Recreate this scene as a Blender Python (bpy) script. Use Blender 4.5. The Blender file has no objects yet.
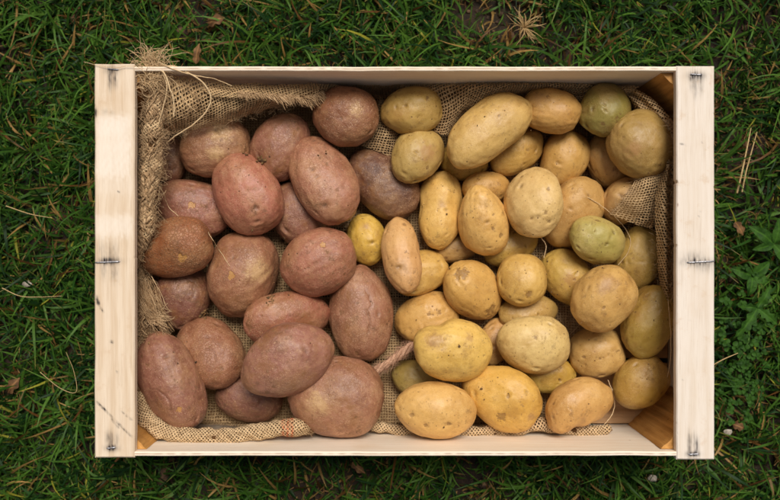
import bpy, math, numpy as np
rng = np.random.default_rng(7)
C = bpy.context.scene.collection
R = math.radians
# ------------------------------------------------------------------ camera, sky, sun, exposure
RIM = 0.138                      # height of the crate's top faces above the soil, metres
HC = RIM + 0.85                  # camera height
sc = bpy.context.scene
cd = bpy.data.cameras.new('camera'); cam = bpy.data.objects.new('camera', cd); C.objects.link(cam)
cam.location = (0, 0, HC); cam.rotation_euler = (0, 0, 0)
cd.sensor_width = 36; cd.lens = 36*850/780; cd.clip_start = 0.01; cd.clip_end = 200
cd.dof.use_dof = True; cd.dof.focus_distance = HC-0.095; cd.dof.aperture_fstop = 3.8
sc.camera = cam
SUN_EL, SUN_AZ = 62, 16          # azimuth measured from +y towards +x
wd = bpy.data.worlds.new('World'); sc.world = wd; wd.use_nodes = True
nt = wd.node_tree; bg = nt.nodes['Background']
sky = nt.nodes.new('ShaderNodeTexSky'); sky.sky_type = 'NISHITA'; sky.sun_disc = False
sky.sun_elevation = R(SUN_EL); sky.sun_rotation = R(SUN_AZ); sky.dust_density = 6; sky.ozone_density = 1
hs = nt.nodes.new('ShaderNodeHueSaturation'); hs.inputs['Saturation'].default_value = 0.22   # overcast white sky
nt.links.new(sky.outputs[0], hs.inputs['Color']); nt.links.new(hs.outputs[0], bg.inputs['Color'])
bg.inputs['Strength'].default_value = 0.05
sl = bpy.data.lights.new('sun', 'SUN'); sl.energy = 3.2; sl.angle = R(26); sl.color = (1, .93, .84)
so = bpy.data.objects.new('sun', sl); C.objects.link(so)
so.rotation_euler = (R(90-SUN_EL), 0, R(180-SUN_AZ)); so.location = (0, .5, 2)
sc.view_settings.view_transform = 'Standard'; sc.view_settings.look = 'None'
sc.view_settings.exposure = 0.0; sc.view_settings.gamma = 1; sc.view_settings.use_curve_mapping = False

# ------------------------------------------------------------------ helpers
def lin(c):
    c = np.asarray(c, float)/255
    return np.where(c <= .04045, c/12.92, ((c+.055)/1.055)**2.4)
def W(px, py, z):
    """a point seen at photo pixel (px, py), standing at the real height z"""
    s = (HC-z)/850
    return np.array([(px-390)*s, (250-py)*s, z])
def mesh(name, v, f, mat, parent=None, smooth=True, uv=None, attrs=None, loc=None):
    v = np.asarray(v, np.float32); f = np.asarray(f, np.int32)
    me = bpy.data.meshes.new(name)
    k = f.shape[1]
    me.vertices.add(len(v)); me.vertices.foreach_set('co', v.ravel())
    me.loops.add(f.size); me.loops.foreach_set('vertex_index', f.ravel())
    me.polygons.add(len(f)); me.polygons.foreach_set('loop_start', np.arange(0, f.size, k, dtype=np.int32))
    me.update(calc_edges=True)
    me.polygons.foreach_set('use_smooth', np.full(len(f), bool(smooth)))
    if uv is not None:
        l = me.uv_layers.new(name='UVMap'); l.data.foreach_set('uv', np.asarray(uv, np.float32)[f.ravel()].ravel())
    for n, a in (attrs or {}).items():
        a = np.asarray(a, np.float32)
        if a.ndim == 1: me.attributes.new(n, 'FLOAT', 'POINT').data.foreach_set('value', a)
        else:
            if a.shape[1] == 3: a = np.concatenate([a, np.ones((len(a), 1), np.float32)], 1)
            me.attributes.new(n, 'FLOAT_COLOR', 'POINT').data.foreach_set('color', a.ravel())
    me.materials.append(mat); me.validate()
    o = bpy.data.objects.new(name, me); C.objects.link(o)
    if parent: o.parent = parent
    if loc is not None: o.location = loc
    return o
def empty(name, loc=(0, 0, 0)):
    o = bpy.data.objects.new(name, None); C.objects.link(o); o.location = loc; o.empty_display_size = .02; return o
def tag(o, label=None, cat=None, group=None, kind=None):
    for k, x in (('label', label), ('category', cat), ('group', group), ('kind', kind)):
        if x: o[k] = x
    return o
def snoise(p, scale, seed, octs=1, n=14):
    """smooth random field (sum of sines), p (N,3) in metres, scale = feature size in metres; about -1..1"""
    r = np.random.default_rng(seed); out = np.zeros(len(p)); amp = 1; tot = 0
    for o in range(octs):
        d = r.normal(size=(n, 3)); d /= np.linalg.norm(d, axis=1)[:, None]
        fr = 2*np.pi/(scale/2**o)*r.uniform(.5, 1.4, n)
        out += amp*np.sin(p@(d*fr[:, None]).T + r.uniform(0, 6.28, n)).sum(1)/math.sqrt(n)*.8
        tot += amp; amp *= .5
    return out/tot
def crom(P, n):
    """Catmull-Rom through P (K,d) -> n points, evenly in parameter"""
    P = np.asarray(P, float); K = len(P)
    Q = np.concatenate([[2*P[0]-P[1]], P, [2*P[-1]-P[-2]]])
    t = np.linspace(0, K-1-1e-9, n); i = t.astype(int); u = (t-i).reshape((-1,)+(1,)*(P.ndim-1))
    a, b, c, d = Q[i], Q[i+1], Q[i+2], Q[i+3]
    return .5*((2*b)+(-a+c)*u+(2*a-5*b+4*c-d)*u*u+(-a+3*b-3*c+d)*u**3)
class Tubes:
    """collects thin tapering tubes into one mesh"""
    def __init__(s): s.v=[]; s.f=[]; s.n=0; s.c=[]
    def add(s, pts, r, sides=5, taper=.3, col=1.0):
        pts = np.asarray(pts, float); K = len(pts)
        T = np.gradient(pts, axis=0); T /= np.linalg.norm(T, axis=1)[:, None]+1e-12
        up = np.array([0, 0, 1.0]) if abs(T[:, 2]).mean() < .8 else np.array([1.0, 0, 0])
        A = np.cross(T, up); A /= np.linalg.norm(A, axis=1)[:, None]+1e-9
        B = np.cross(A, T)
        rr = np.broadcast_to(np.asarray(r, float), K)*(1-(1-taper)*np.linspace(0, 1, K)**2) if taper < 1 else np.broadcast_to(np.asarray(r, float), K)
        a = np.arange(sides)*2*np.pi/sides
        V = pts[:, None]+rr[:, None, None]*(np.cos(a)[None, :, None]*A[:, None]+np.sin(a)[None, :, None]*B[:, None])
        i, j = np.meshgrid(np.arange(K-1), np.arange(sides), indexing='ij'); j2 = (j+1) % sides
        F = np.stack([i*sides+j, i*sides+j2, (i+1)*sides+j2, (i+1)*sides+j], -1).reshape(-1, 4)
        s.v.append(V.reshape(-1, 3)); s.f.append(F+s.n); s.n += K*sides; s.c.append(np.full(K*sides, col))
    def build(s, name, mat, parent=None):
        return mesh(name, np.concatenate(s.v), np.concatenate(s.f), mat, parent, attrs={'tone': np.concatenate(s.c)})
def grid_faces(n, m, wrap=False):
    i, j = np.meshgrid(np.arange(n-1), np.arange(m if wrap else m-1), indexing='ij'); j2 = (j+1) % m
    return np.stack([i*m+j, i*m+j2, (i+1)*m+j2, (i+1)*m+j], -1).reshape(-1, 4)

# ------------------------------------------------------------------ node helper
class M:
    def __init__(s, name):
        s.mat = bpy.data.materials.new(name); s.mat.use_nodes = True
        s.t = s.mat.node_tree; s.b = s.t.nodes['Principled BSDF']; s.out = s.t.nodes['Material Output']
    def set(s, sock, v):
        if isinstance(v, bpy.types.NodeSocket): s.t.links.new(v, sock)
        elif v is not None:
            try: sock.default_value = v
            except Exception: sock.default_value = (*v, 1) if len(v) == 3 else v
    def n(s, typ, ins=None, **kw):
        nd = s.t.nodes.new(typ)
        for k, v in kw.items(): setattr(nd, k, v)
        for k, v in (ins or {}).items(): s.set(nd.inputs[k], v)
        return nd
    def math(s, op, a, b=0, c=0, clamp=False):
        return s.n('ShaderNodeMath', {0: a, 1: b, 2: c}, operation=op, use_clamp=clamp).outputs[0]
    def vm(s, op, a, b=(0, 0, 0)):
        nd = s.n('ShaderNodeVectorMath', {0: a, 1: b}, operation=op); return nd.outputs[0]
    def noise(s, vec, scale, detail=3, rough=.55, dist=0, out=0):
        return s.n('ShaderNodeTexNoise', {'Vector': vec, 'Scale': scale, 'Detail': detail, 'Roughness': rough, 'Distortion': dist}).outputs[out]
    def sm(s, v, lo, hi, a=0, b=1):
        return s.n('ShaderNodeMapRange', {'Value': v, 'From Min': lo, 'From Max': hi, 'To Min': a, 'To Max': b}, interpolation_type='SMOOTHSTEP').outputs[0]
    def mix(s, f, a, b, mode='MIX'):
        nd = s.n('ShaderNodeMix', None, data_type='RGBA', blend_type=mode)
        s.set(nd.inputs[0], f); s.set(nd.inputs[6], a); s.set(nd.inputs[7], b); return nd.outputs[2]
    def bump(s, h, strength, dist, normal=None):
        return s.n('ShaderNodeBump', {'Height': h, 'Strength': strength, 'Distance': dist, 'Normal': normal}).outputs[0]
    def attr(s, name, out='Fac'): return s.n('ShaderNodeAttribute', None, attribute_name=name).outputs[out]
def rgb(r, g, b): return (*[float(x) for x in lin((r, g, b))], 1)
# id: photo x, y (mm), height, half sizes, turn, pitch, roll
S={
 'R1':(169.0,160.0,0.0299,0.0271,0.0192,0.0176,95,0,0),
 'R2':(215.0,148.0,0.0391,0.0402,0.0324,0.0278,-15,0,0),
 'R3':(280.0,147.0,0.0382,0.0402,0.0313,0.0269,-62,0,0),
 'R4':(247.0,194.0,0.0676,0.0477,0.0366,0.0307,62,-3,24),
 'R5':(325.0,181.0,0.0672,0.0513,0.0344,0.0289,60,-8,-24),
 'R6':(346.0,116.0,0.0399,0.0379,0.0335,0.0288,10,0,0),
 'R7':(383.0,184.0,0.0382,0.0469,0.0313,0.0269,42,0,0),
 'R8':(192.0,208.0,0.0391,0.0447,0.0324,0.0278,15,0,0),
 'R9':(174.0,248.0,0.0722,0.0447,0.0326,0.0278,-18,-20,14),
 'R10':(243.0,274.0,0.0449,0.0488,0.0399,0.0344,-72,0,0),
 'R11':(299.0,216.0,0.0374,0.0391,0.0302,0.0260,60,0,0),
 'R12':(319.0,262.0,0.0704,0.0421,0.0368,0.0316,-30,0,6),
 'R13':(182.0,296.0,0.0382,0.0380,0.0313,0.0269,-60,0,0),
 'R14':(361.0,314.0,0.0424,0.0545,0.0367,0.0316,85,0,0),
 'R15':(286.0,318.0,0.0594,0.0480,0.0303,0.0254,-5,20,24),
 'R16':(210.0,353.0,0.0551,0.0418,0.0354,0.0302,45,-20,-14),
 'R17':(286.0,360.0,0.0985,0.0513,0.0386,0.0324,-28,-3,24),
 'R18':(336.0,396.0,0.0482,0.0542,0.0442,0.0380,10,0,0),
 'R19':(170.0,382.0,0.0974,0.0526,0.0334,0.0280,66,3,24),
 'R20':(249.0,395.0,0.0365,0.0392,0.0291,0.0250,12,0,0),
 'Y1':(412.0,111.0,0.0363,0.0347,0.0269,0.0247,-8,0,0),
 'Y2':(417.0,155.0,0.0649,0.0348,0.0272,0.0234,-55,20,6),
 'Y3':(489.0,130.0,0.0640,0.0548,0.0307,0.0262,-38,8,-14),
 'Y4':(551.0,111.0,0.0406,0.0336,0.0260,0.0235,12,-8,-24),
 'Y5':(604.0,111.0,0.0362,0.0305,0.0282,0.0240,-45,14,-14),
 'Y6':(641.0,144.0,0.0726,0.0388,0.0354,0.0297,60,0,-24),
 'Y7':(517.0,151.0,0.0335,0.0337,0.0236,0.0217,-40,0,0),
 'Y8':(463.0,162.0,0.0317,0.0281,0.0214,0.0197,5,0,0),
 'Y9':(564.0,159.0,0.0361,0.0334,0.0267,0.0246,-70,0,0),
 'Y10':(608.0,162.0,0.0335,0.0326,0.0236,0.0217,62,0,0),
 'Y11':(440.0,209.0,0.0392,0.0438,0.0269,0.0247,94,-8,14),
 'Y12':(483.0,221.0,0.0641,0.0396,0.0272,0.0234,75,20,6),
 'Y13':(535.0,203.0,0.0764,0.0393,0.0319,0.0268,80,-14,24),
 'Y14':(487.0,189.0,0.0408,0.0277,0.0192,0.0174,0,20,24),
 'Y15':(573.0,213.0,0.0437,0.0420,0.0314,0.0263,-62,-20,24),
 'Y16':(597.0,240.0,0.0746,0.0333,0.0248,0.0227,20,20,14),
 'Y17':(624.0,201.0,0.0526,0.0282,0.0235,0.0213,-60,-20,24),
 'Y18':(638.0,259.0,0.0353,0.0359,0.0258,0.0237,-80,0,0),
 'Y19':(367.0,240.0,0.0326,0.0281,0.0225,0.0207,80,0,0),
 'Y20':(402.0,255.0,0.0669,0.0432,0.0217,0.0199,82,-20,0),
 'Y21':(418.0,273.0,0.0345,0.0348,0.0247,0.0227,-18,-3,0),
 'Y22':(457.0,248.0,0.0271,0.0260,0.0158,0.0146,-10,0,0),
 'Y23':(511.0,246.0,0.0308,0.0327,0.0203,0.0186,-25,0,0),
 'Y24':(473.0,290.0,0.0461,0.0391,0.0295,0.0248,42,20,-24),
 'Y25':(522.0,280.0,0.0564,0.0294,0.0274,0.0236,90,-14,0),
 'Y26':(568.0,278.0,0.0362,0.0358,0.0269,0.0247,50,0,0),
 'Y27':(604.0,298.0,0.0760,0.0376,0.0330,0.0277,-50,0,24),
 'Y28':(649.0,321.0,0.0357,0.0415,0.0280,0.0241,-72,0,0),
 'Y29':(427.0,318.0,0.0357,0.0370,0.0280,0.0241,-20,0,0),
 'Y30':(453.0,350.0,0.0705,0.0447,0.0354,0.0297,8,20,24),
 'Y31':(494.0,342.0,0.0299,0.0271,0.0192,0.0176,-70,0,0),
 'Y32':(534.0,344.0,0.0659,0.0393,0.0323,0.0271,8,8,24),
 'Y33':(528.0,312.0,0.0329,0.0344,0.0214,0.0196,-5,14,-14),
 'Y34':(597.0,353.0,0.0357,0.0314,0.0280,0.0241,-10,0,0),
 'Y35':(549.0,375.0,0.0317,0.0304,0.0214,0.0197,5,0,0),
 'Y36':(414.0,377.0,0.0308,0.0259,0.0203,0.0186,10,0,0),
 'Y37':(436.0,410.0,0.0587,0.0449,0.0325,0.0273,5,3,24),
 'Y38':(502.0,397.0,0.0421,0.0470,0.0354,0.0297,25,-8,24),
 'Y39':(580.0,404.0,0.0535,0.0392,0.0282,0.0236,-22,14,24),
 'Y40':(640.0,382.0,0.0357,0.0336,0.0280,0.0241,-45,0,0),
}
# kind, colour, taper, bend, waist, netting, greening, marks, label
# id: (kind, sRGB colour, taper, bend, waist, net, green, [marks (u,v,r,type)], label)
P={
'R1':('r',(122,76,62),0,0,0,.3,0,[], 'small brown red potato tucked under the frayed sacking in the left upper corner'),
'R2':('r',(158,112,84),.05,0,0,.5,0,[(.35,-.3,9,'tan'),(.1,.3,7,'tan')],'brownish red potato with tan blotches just below the top left sacking flap'),
'R3':('r',(152,104,86),0,.05,0,.4,0,[],'dusky red potato leaning right of the tan-blotched one, under the sacking flap'),
'R4':('r',(180,118,98),.06,0,0,.15,0,[(.45,-.1,3,'eye')],'brightest pink red potato, lying on top near the upper left'),
'R5':('r',(174,122,98),0,0,0,.5,0,[],'long rosy tan potato standing tallest of the upper middle red ones'),
'R6':('r',(146,98,70),0,0,0,.6,0,[(.3,-.15,5,'tan')],'round russet brown potato touching the back board sacking, left of the yellow ones'),
'R7':('r',(104,68,52),.05,0,0,.3,0,[],'darkest brown potato with a moist sheen below the round russet one'),
'R8':('r',(154,102,86),0,0,0,.4,0,[(.1,-.1,4.5,'peel')],'red potato with a scraped yellow patch above the cracked rusty potato'),
'R9':('r',(152,96,60),.05,0,0,1,0,[(.25,.45,5,'gold')],'rusty orange brown potato covered in netted cracked skin at the left fringe'),
'R10':('r',(160,112,86),.06,0,0,.5,0,[(-.05,-.15,4,'peel'),(.2,.5,10,'tan')],'large tan red potato with a small scraped spot, left of centre'),
'R11':('r',(142,98,82),0,0,0,.5,0,[],'greyish red potato lying low between the pink and the rosy tan ones'),
'R12':('r',(170,114,92),0,0,0,.35,0,[(.35,-.35,2.5,'peel')],'blunt rosy potato left of the small bright yellow one in the middle'),
'R13':('r',(128,84,72),0,0,0,.4,0,[(.6,.3,8,'scar')],'dull red potato with a dirty end between the rusty one and the fringe'),
'R14':('r',(162,116,92),.03,0,0,.5,0,[(-.1,.55,4,'scar'),(.75,.2,3,'scar'),(.1,-.3,1,'crack'),(-.25,-.35,1,'crack')],'upright wrinkled red potato with crack lines, last red before the yellow ones'),
'R15':('r',(160,102,82),.03,0,0,.4,0,[(-.75,.1,5,'scar')],'reddish potato half hidden above the smooth purplish one'),
'R16':('r',(150,102,76),0,0,0,.7,0,[(.1,-.3,1,'crack')],'round brown red potato right of the big one in the bottom left corner'),
'R17':('r',(156,108,94),.03,0,0,.15,0,[(-.4,.45,2.5,'scar'),(-.6,.5,3,'scar')],'smooth purplish potato lying highest in the lower left group'),
'R18':('r',(160,114,90),.08,0,0,.35,0,[(-.3,.1,10,'tan')],'biggest broad red potato against the front board'),
'R19':('r',(148,102,86),.04,0,0,.3,0,[(.55,-.15,4,'gold'),(.3,0,1,'crack'),(-.5,.2,2.5,'scar')],'large oval red potato in the bottom left corner with a yellow nick'),
'R20':('r',(132,90,76),0,0,0,.5,0,[],'dull brown potato low against the rolled sacking, half under the purplish one'),
'Y1':('y',(192,158,92),0,0,0,0,.2,[(-.2,-.1,1.2,'eye'),(.5,-.3,2.5,'scar')],'yellow potato leftmost along the back board sacking'),
'Y2':('y',(190,156,98),.05,0,0,0,.35,[(.2,.3,8,'tan')],'oval yellow potato with greenish side, touching the darkest brown one'),
'Y3':('y',(206,170,106),.04,.05,.05,0,.1,[(.25,-.15,2,'scar')],'longest yellow potato lying diagonally near the back board'),
'Y4':('y',(202,156,92),0,0,0,0,.1,[(-.5,-.3,7,'tan')],'orange tinted yellow potato right of the longest one'),
'Y5':('y',(138,120,66),.04,0,0,0,.8,[(-.1,.5,3.5,'scar')],'olive green potato by the back board near the right corner'),
'Y6':('y',(166,134,80),0,0,0,.1,.2,[(.0,.5,6,'tan')],'large round dull yellow potato in the upper right corner'),
'Y7':('y',(204,164,92),0,0,0,0,.1,[],'yellow potato tucked under the right end of the longest one'),
'Y8':('y',(196,158,78),0,0,0,0,0,[],'yellow potato almost hidden beneath the middle of the longest one'),
'Y9':('y',(200,156,90),.03,0,0,0,.1,[],'plain tan yellow potato below the orange tinted one'),
'Y10':('y',(188,148,92),.03,0,0,0,0,[(.3,.1,3,'scar')],'dull tan potato partly under the large round corner one'),
'Y11':('y',(226,184,108),-.06,0,.17,0,0,[(-.1,.0,4,'tan')],'peanut shaped golden potato with a narrow waist'),
'Y12':('y',(226,182,112),.15,0,0,0,0,[(.5,-.5,3,'scar')],'pear shaped golden potato wider at its lower end'),
'Y13':('y',(222,188,132),0,0,0,0,.1,[(.3,-.1,3,'scar'),(.55,-.2,2.5,'scar'),(.4,.35,2.5,'scar')],'plump cream yellow potato with pitted marks at the centre of the yellow side'),
'Y14':('y',(190,146,82),0,0,0,0,0,[],'yellow potato peeping out above the pear shaped one'),
'Y15':('y',(194,152,94),.04,0,0,0,.1,[],'tan potato crossed by a thin loose thread, above the green one'),
'Y16':('y',(186,166,102),0,0,0,0,.85,[(.2,.1,1.5,'eye')],'lime green oval potato on the pile at the right'),
'Y17':('y',(184,146,98),0,0,0,0,0,[(-.2,0,3,'scar')],'pale brown potato half covered by the sacking tongue at the right'),
'Y18':('y',(184,150,80),0,0,0,0,.2,[],'yellow potato beside the right sacking strip, below the tongue of cloth'),
'Y19':('y',(212,174,80),0,0,0,0,0,[(-.5,-.1,3,'tan')],'small bright yellow potato among the red ones'),
'Y20':('y',(208,160,110),.0,-.06,.06,0,0,[(.3,.2,6,'tan')],'bent finger shaped orange tan potato standing upright in the middle'),
'Y21':('y',(204,164,90),0,0,0,0,0,[],'yellow potato lying under the bent finger shaped one'),
'Y22':('y',(170,136,86),0,0,0,0,0,[],'small brownish potato low under the peanut and pear shaped ones'),
'Y23':('y',(184,152,80),0,0,0,0,.3,[],'dark yellow potato low between the pear shaped one and the plump cream one'),
'Y24':('y',(206,162,92),0,0,0,0,0,[(-.6,-.15,6.5,'rot'),(.75,.1,5,'rot')],'yellow potato with dark brown scabs at both ends'),
'Y25':('y',(208,168,94),0,0,0,0,.05,[(.5,-.15,3,'rot')],'nearly round yellow potato right of the scabbed one'),
'Y26':('y',(198,162,86),0,0,0,0,.35,[(0,.1,7,'tan')],'yellow green potato just below the lime green one'),
'Y27':('y',(206,164,100),0,0,0,.15,0,[(-.3,0,2,'scar'),(.2,-.4,8,'tan')],'large speckled tan potato on top at the right, below the lime green one'),
'Y28':('y',(164,130,62),.03,0,0,0,.45,[],'oval olive yellow potato against the right end board'),
'Y29':('y',(204,160,94),.03,0,0,0,0,[(.1,-.2,2.5,'scar')],'tan yellow potato above and behind the brightest lemon one'),
'Y30':('y',(228,188,104),.05,0,0,0,.15,[(-.5,-.3,8,'tan'),(.3,-.5,3,'tan'),(-.85,-.35,9,'knob'),(-.5,-.95,8,'dent')],'brightest lemon yellow potato, broad, near the front'),
'Y31':('y',(200,156,100),0,0,0,0,0,[],'small tan potato squeezed between the lemon and the cream knobbly one'),
'Y32':('y',(218,188,130),.06,0,0,0,.15,[(-.1,-.3,3.5,'scar')],'broad cream potato with a single pale eye right of the lemon one'),
'Y33':('y',(184,150,88),0,0,0,0,.1,[],'yellow potato below the nearly round one, mostly hidden'),
'Y34':('y',(200,162,102),0,0,0,.1,0,[(-.1,.1,2,'scar'),(.2,.0,1.5,'scar'),(.4,-.1,2,'scar')],'round pitted tan potato right of the broad cream one'),
'Y35':('y',(190,154,72),0,0,0,0,.2,[(.3,.1,2,'scar')],'mustard yellow potato low above the kidney shaped one'),
'Y36':('y',(178,152,90),0,0,0,0,.45,[],'small greenish potato low at the frayed cord, behind the one by the front board'),
'Y37':('y',(218,174,108),0,0,0,0,0,[(-.6,.1,3,'rot'),(-.25,.4,2.5,'rot'),(.3,.3,2.5,'rot')],'golden oval potato with brown pits against the front board, leftmost of the yellow ones there'),
'Y38':('y',(216,170,86),.13,0,0,0,.05,[(.1,.5,6,'rot'),(.0,-.2,2,'rot'),(.7,.1,4,'tan')],'big golden potato of blunt triangular shape near the front board'),
'Y39':('y',(206,160,100),-.05,.16,.04,0,0,[(-.42,1.0,9,'dent'),(-.9,.5,9,'knob'),(-.15,.45,3,'tan')],'kidney shaped tan potato curled around a dent at the front'),
'Y40':('y',(168,130,62),.03,0,0,0,.3,[],'dull olive potato beside the bare corner post at the lower right'),
}
# ------------------------------------------------------------------ materials
def soil_mat():
    m = M('soil'); p = m.n('ShaderNodeTexCoord').outputs['Object']
    n1 = m.noise(p, 14, 5, .6); n2 = m.noise(p, 130, 6, .7)
    c = m.mix(m.sm(n2, .3, .7), rgb(20, 14, 9), rgb(58, 40, 26))
    c = m.mix(m.sm(n1, .45, .7), c, rgb(50, 42, 20))
    far = m.sm(m.n('ShaderNodeVectorMath', {0: p}, operation='LENGTH').outputs['Value'], 1.6, 3.5)
    gr = m.mix(m.sm(m.noise(p, 40, 6, .7), .3, .7), rgb(36, 52, 16), rgb(78, 100, 40))
    c = m.mix(far, c, gr)
    m.set(m.b.inputs['Base Color'], c); m.set(m.b.inputs['Roughness'], .95)
    m.set(m.b.inputs['Normal'], m.bump(n2, 1, .006)); return m.mat
def grass_mat(name='grass'):
    m = M(name); c = m.attr('col', 'Color')
    p = m.n('ShaderNodeTexCoord').outputs['Object']
    c = m.mix(m.sm(m.noise(p, 350, 2), .3, .7, 0, .35), c, rgb(28, 52, 10), 'MIX')
    m.set(m.b.inputs['Base Color'], c); m.set(m.b.inputs['Roughness'], .5); m.set(m.b.inputs['Specular IOR Level'], .16)
    tr = m.n('ShaderNodeBsdfTranslucent', {'Color': c}).outputs[0]
    mx = m.n('ShaderNodeMixShader', {0: .25, 1: m.b.outputs[0], 2: tr}).outputs[0]
    m.t.links.new(mx, m.out.inputs['Surface']); return m.mat
def wood_mat(name, c1, c2, axis, stain=False, ply=False, knots=.0, rough=.6):
    m = M(name); p = m.n('ShaderNodeTexCoord').outputs['Object']
    rnd = m.n('ShaderNodeObjectInfo').outputs['Random']
    off = m.vm('ADD', p, m.n('ShaderNodeCombineXYZ', {0: rnd, 1: m.math('MULTIPLY', rnd, 3.7), 2: rnd}).outputs[0])
    s = [260, 260, 260]; s[axis] = 7
    q = m.vm('MULTIPLY', off, tuple(s)); w = m.noise(off, 9, 2, .5, out=1)
    q = m.vm('ADD', q, m.vm('MULTIPLY', w, (3, 3, 3)))
    g1 = m.noise(q, .55, 4, .65)                                # growth bands
    s2 = [1500, 1500, 1500]; s2[axis] = 40
    g2 = m.noise(m.vm('MULTIPLY', off, tuple(s2)), .6, 3, .7)    # fine fibres
    c = m.mix(m.sm(g1, .3, .75), c1, c2)
    c = m.mix(m.sm(g2, .48, .8, 0, .5), c, tuple(np.array(c2)*[.72, .66, .6, 1]))
    c = m.mix(m.sm(m.noise(off, 18, 4, .6), .52, .8, 0, .35), c, tuple(np.array(c2)*[.9, .8, .66, 1]))
    vo = m.n('ShaderNodeTexVoronoi', {'Vector': m.vm('MULTIPLY', off, (1, .6, 1)), 'Scale': 38})
    pick = m.math('GREATER_THAN', m.n('ShaderNodeSeparateColor', {0: vo.outputs['Color']}).outputs[0], .86)
    c = m.mix(m.math('MULTIPLY', m.sm(vo.outputs['Distance'], .02, .075, .75, 0), pick), c, rgb(120, 72, 38))
    if ply:
        ec = m.attr('ply'); c = m.mix(m.math('MULTIPLY', ec, .75), c, rgb(140, 92, 56))
    rough_s = rough
    if stain:
        st = m.attr('stain'); bl = m.attr('pale')
        k = m.math('MULTIPLY', st, m.sm(g2, .25, .7, .35, 1.25), clamp=True)
        mo = m.noise(off, 60, 5, .7); c = m.mix(m.sm(mo, .56, .72, 0, .3), c, rgb(196, 160, 118))
        c = m.mix(m.math('MULTIPLY', bl, .75), c, rgb(240, 230, 218))
        c = m.mix(k, c, rgb(28, 26, 34))
    m.set(m.b.inputs['Base Color'], c); m.set(m.b.inputs['Roughness'], rough_s); m.set(m.b.inputs['Specular IOR Level'], .25)
    m.set(m.b.inputs['Normal'], m.bump(m.math('ADD', g2, m.math('MULTIPLY', g1, .6)), .35, .0006)); return m.mat
def metal_mat():
    m = M('steel_wire'); p = m.n('ShaderNodeTexCoord').outputs['Object']; n = m.noise(p, 500, 3)
    m.set(m.b.inputs['Base Color'], m.mix(m.sm(n, .4, .7), rgb(206, 206, 212), rgb(128, 124, 128)))
    m.set(m.b.inputs['Metallic'], .65); m.set(m.b.inputs['Roughness'], .42); return m.mat
def weave_mat(name, light, dark, pitch=.0027, hole=.30, dye=False):
    m = M(name); uv = m.n('ShaderNodeTexCoord').outputs['UV']; p = m.n('ShaderNodeTexCoord').outputs['Object']
    w = m.vm('SUBTRACT', m.noise(p, 90, 3, .6, out=1), (.5, .5, .5)); w2 = m.vm('SUBTRACT', m.noise(p, 420, 2, .5, out=1), (.5, .5, .5))
    u = m.vm('ADD', m.vm('MULTIPLY', uv, (1/pitch, 1/pitch, 0)), m.vm('ADD', m.vm('MULTIPLY', w, (1.0, 1.0, 0)), m.vm('MULTIPLY', w2, (.3, .3, 0))))
    sx = m.n('ShaderNodeSeparateXYZ', {0: u}); U, V = sx.outputs[0], sx.outputs[1]
    thick = m.math('ADD', m.sm(m.noise(p, 260, 2), .3, .7, -.06, .06), m.math('MULTIPLY', m.math('SUBTRACT', m.n('ShaderNodeTexWhiteNoise', {'Vector': m.n('ShaderNodeCombineXYZ', {0: m.math('FLOOR', U), 1: 3.1}).outputs[0]}).outputs['Value'], .5), .12))
    def prof(a):      # distance from thread centre, 0..0.5
        return m.math('ABSOLUTE', m.math('SUBTRACT', m.math('FRACT', a), .5))
    hw = m.math('ADD', thick, .5-hole*.5-.06)
    ru = m.math('DIVIDE', prof(U), hw); rv = m.math('DIVIDE', prof(V), hw)
    cu = m.math('MAXIMUM', m.math('SUBTRACT', 1, m.math('MULTIPLY', ru, ru)), 0)   # round profile of the threads along v
    cv = m.math('MAXIMUM', m.math('SUBTRACT', 1, m.math('MULTIPLY', rv, rv)), 0)
    par = m.math('MULTIPLY', m.math('COSINE', m.math('MULTIPLY', m.math('FLOOR', U), math.pi)), m.math('COSINE', m.math('MULTIPLY', m.math('FLOOR', V), math.pi)))
    hu = m.math('MULTIPLY', cu, m.math('ADD', .75, m.math('MULTIPLY', par, .25)))
    hv = m.math('MULTIPLY', cv, m.math('SUBTRACT', .75, m.math('MULTIPLY', par, .25)))
    h = m.math('MAXIMUM', hu, hv)
    mask = m.sm(h, .02, .22)
    tw = m.noise(m.vm('MULTIPLY', uv, (1900, 700, 0)), 1, 3, .7)
    n = m.noise(p, 30, 4, .6)
    c = m.mix(m.sm(tw, .3, .72), dark, light)
    c = m.mix(m.sm(n, .45, .75, 0, .4), c, tuple(np.array(dark)*[.8, .75, .7, 1]))
    if dye: c = m.mix(m.math('MULTIPLY', m.attr('dye'), m.sm(m.noise(p, 300, 2), .3, .6)), c, rgb(196, 84, 40))
    m.set(m.b.inputs['Base Color'], c); m.set(m.b.inputs['Roughness'], .9); m.set(m.b.inputs['Specular IOR Level'], .1)
    m.set(m.b.inputs['Normal'], m.bump(m.math('ADD', h, m.math('MULTIPLY', tw, .3)), 1, .0011))
    tr = m.n('ShaderNodeBsdfTransparent').outputs[0]
    m.t.links.new(m.n('ShaderNodeMixShader', {0: mask, 1: tr, 2: m.b.outputs[0]}).outputs[0], m.out.inputs['Surface'])
    return m.mat
def jute_mat(name, light, dark):
    m = M(name); p = m.n('ShaderNodeTexCoord').outputs['Object']
    n = m.noise(p, 900, 3, .7)
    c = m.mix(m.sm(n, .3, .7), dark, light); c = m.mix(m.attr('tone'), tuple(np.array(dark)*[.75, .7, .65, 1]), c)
    m.set(m.b.inputs['Base Color'], c); m.set(m.b.inputs['Roughness'], .85); m.set(m.b.inputs['Specular IOR Level'], .15)
    m.set(m.b.inputs['Normal'], m.bump(n, .8, .0008)); return m.mat
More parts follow.
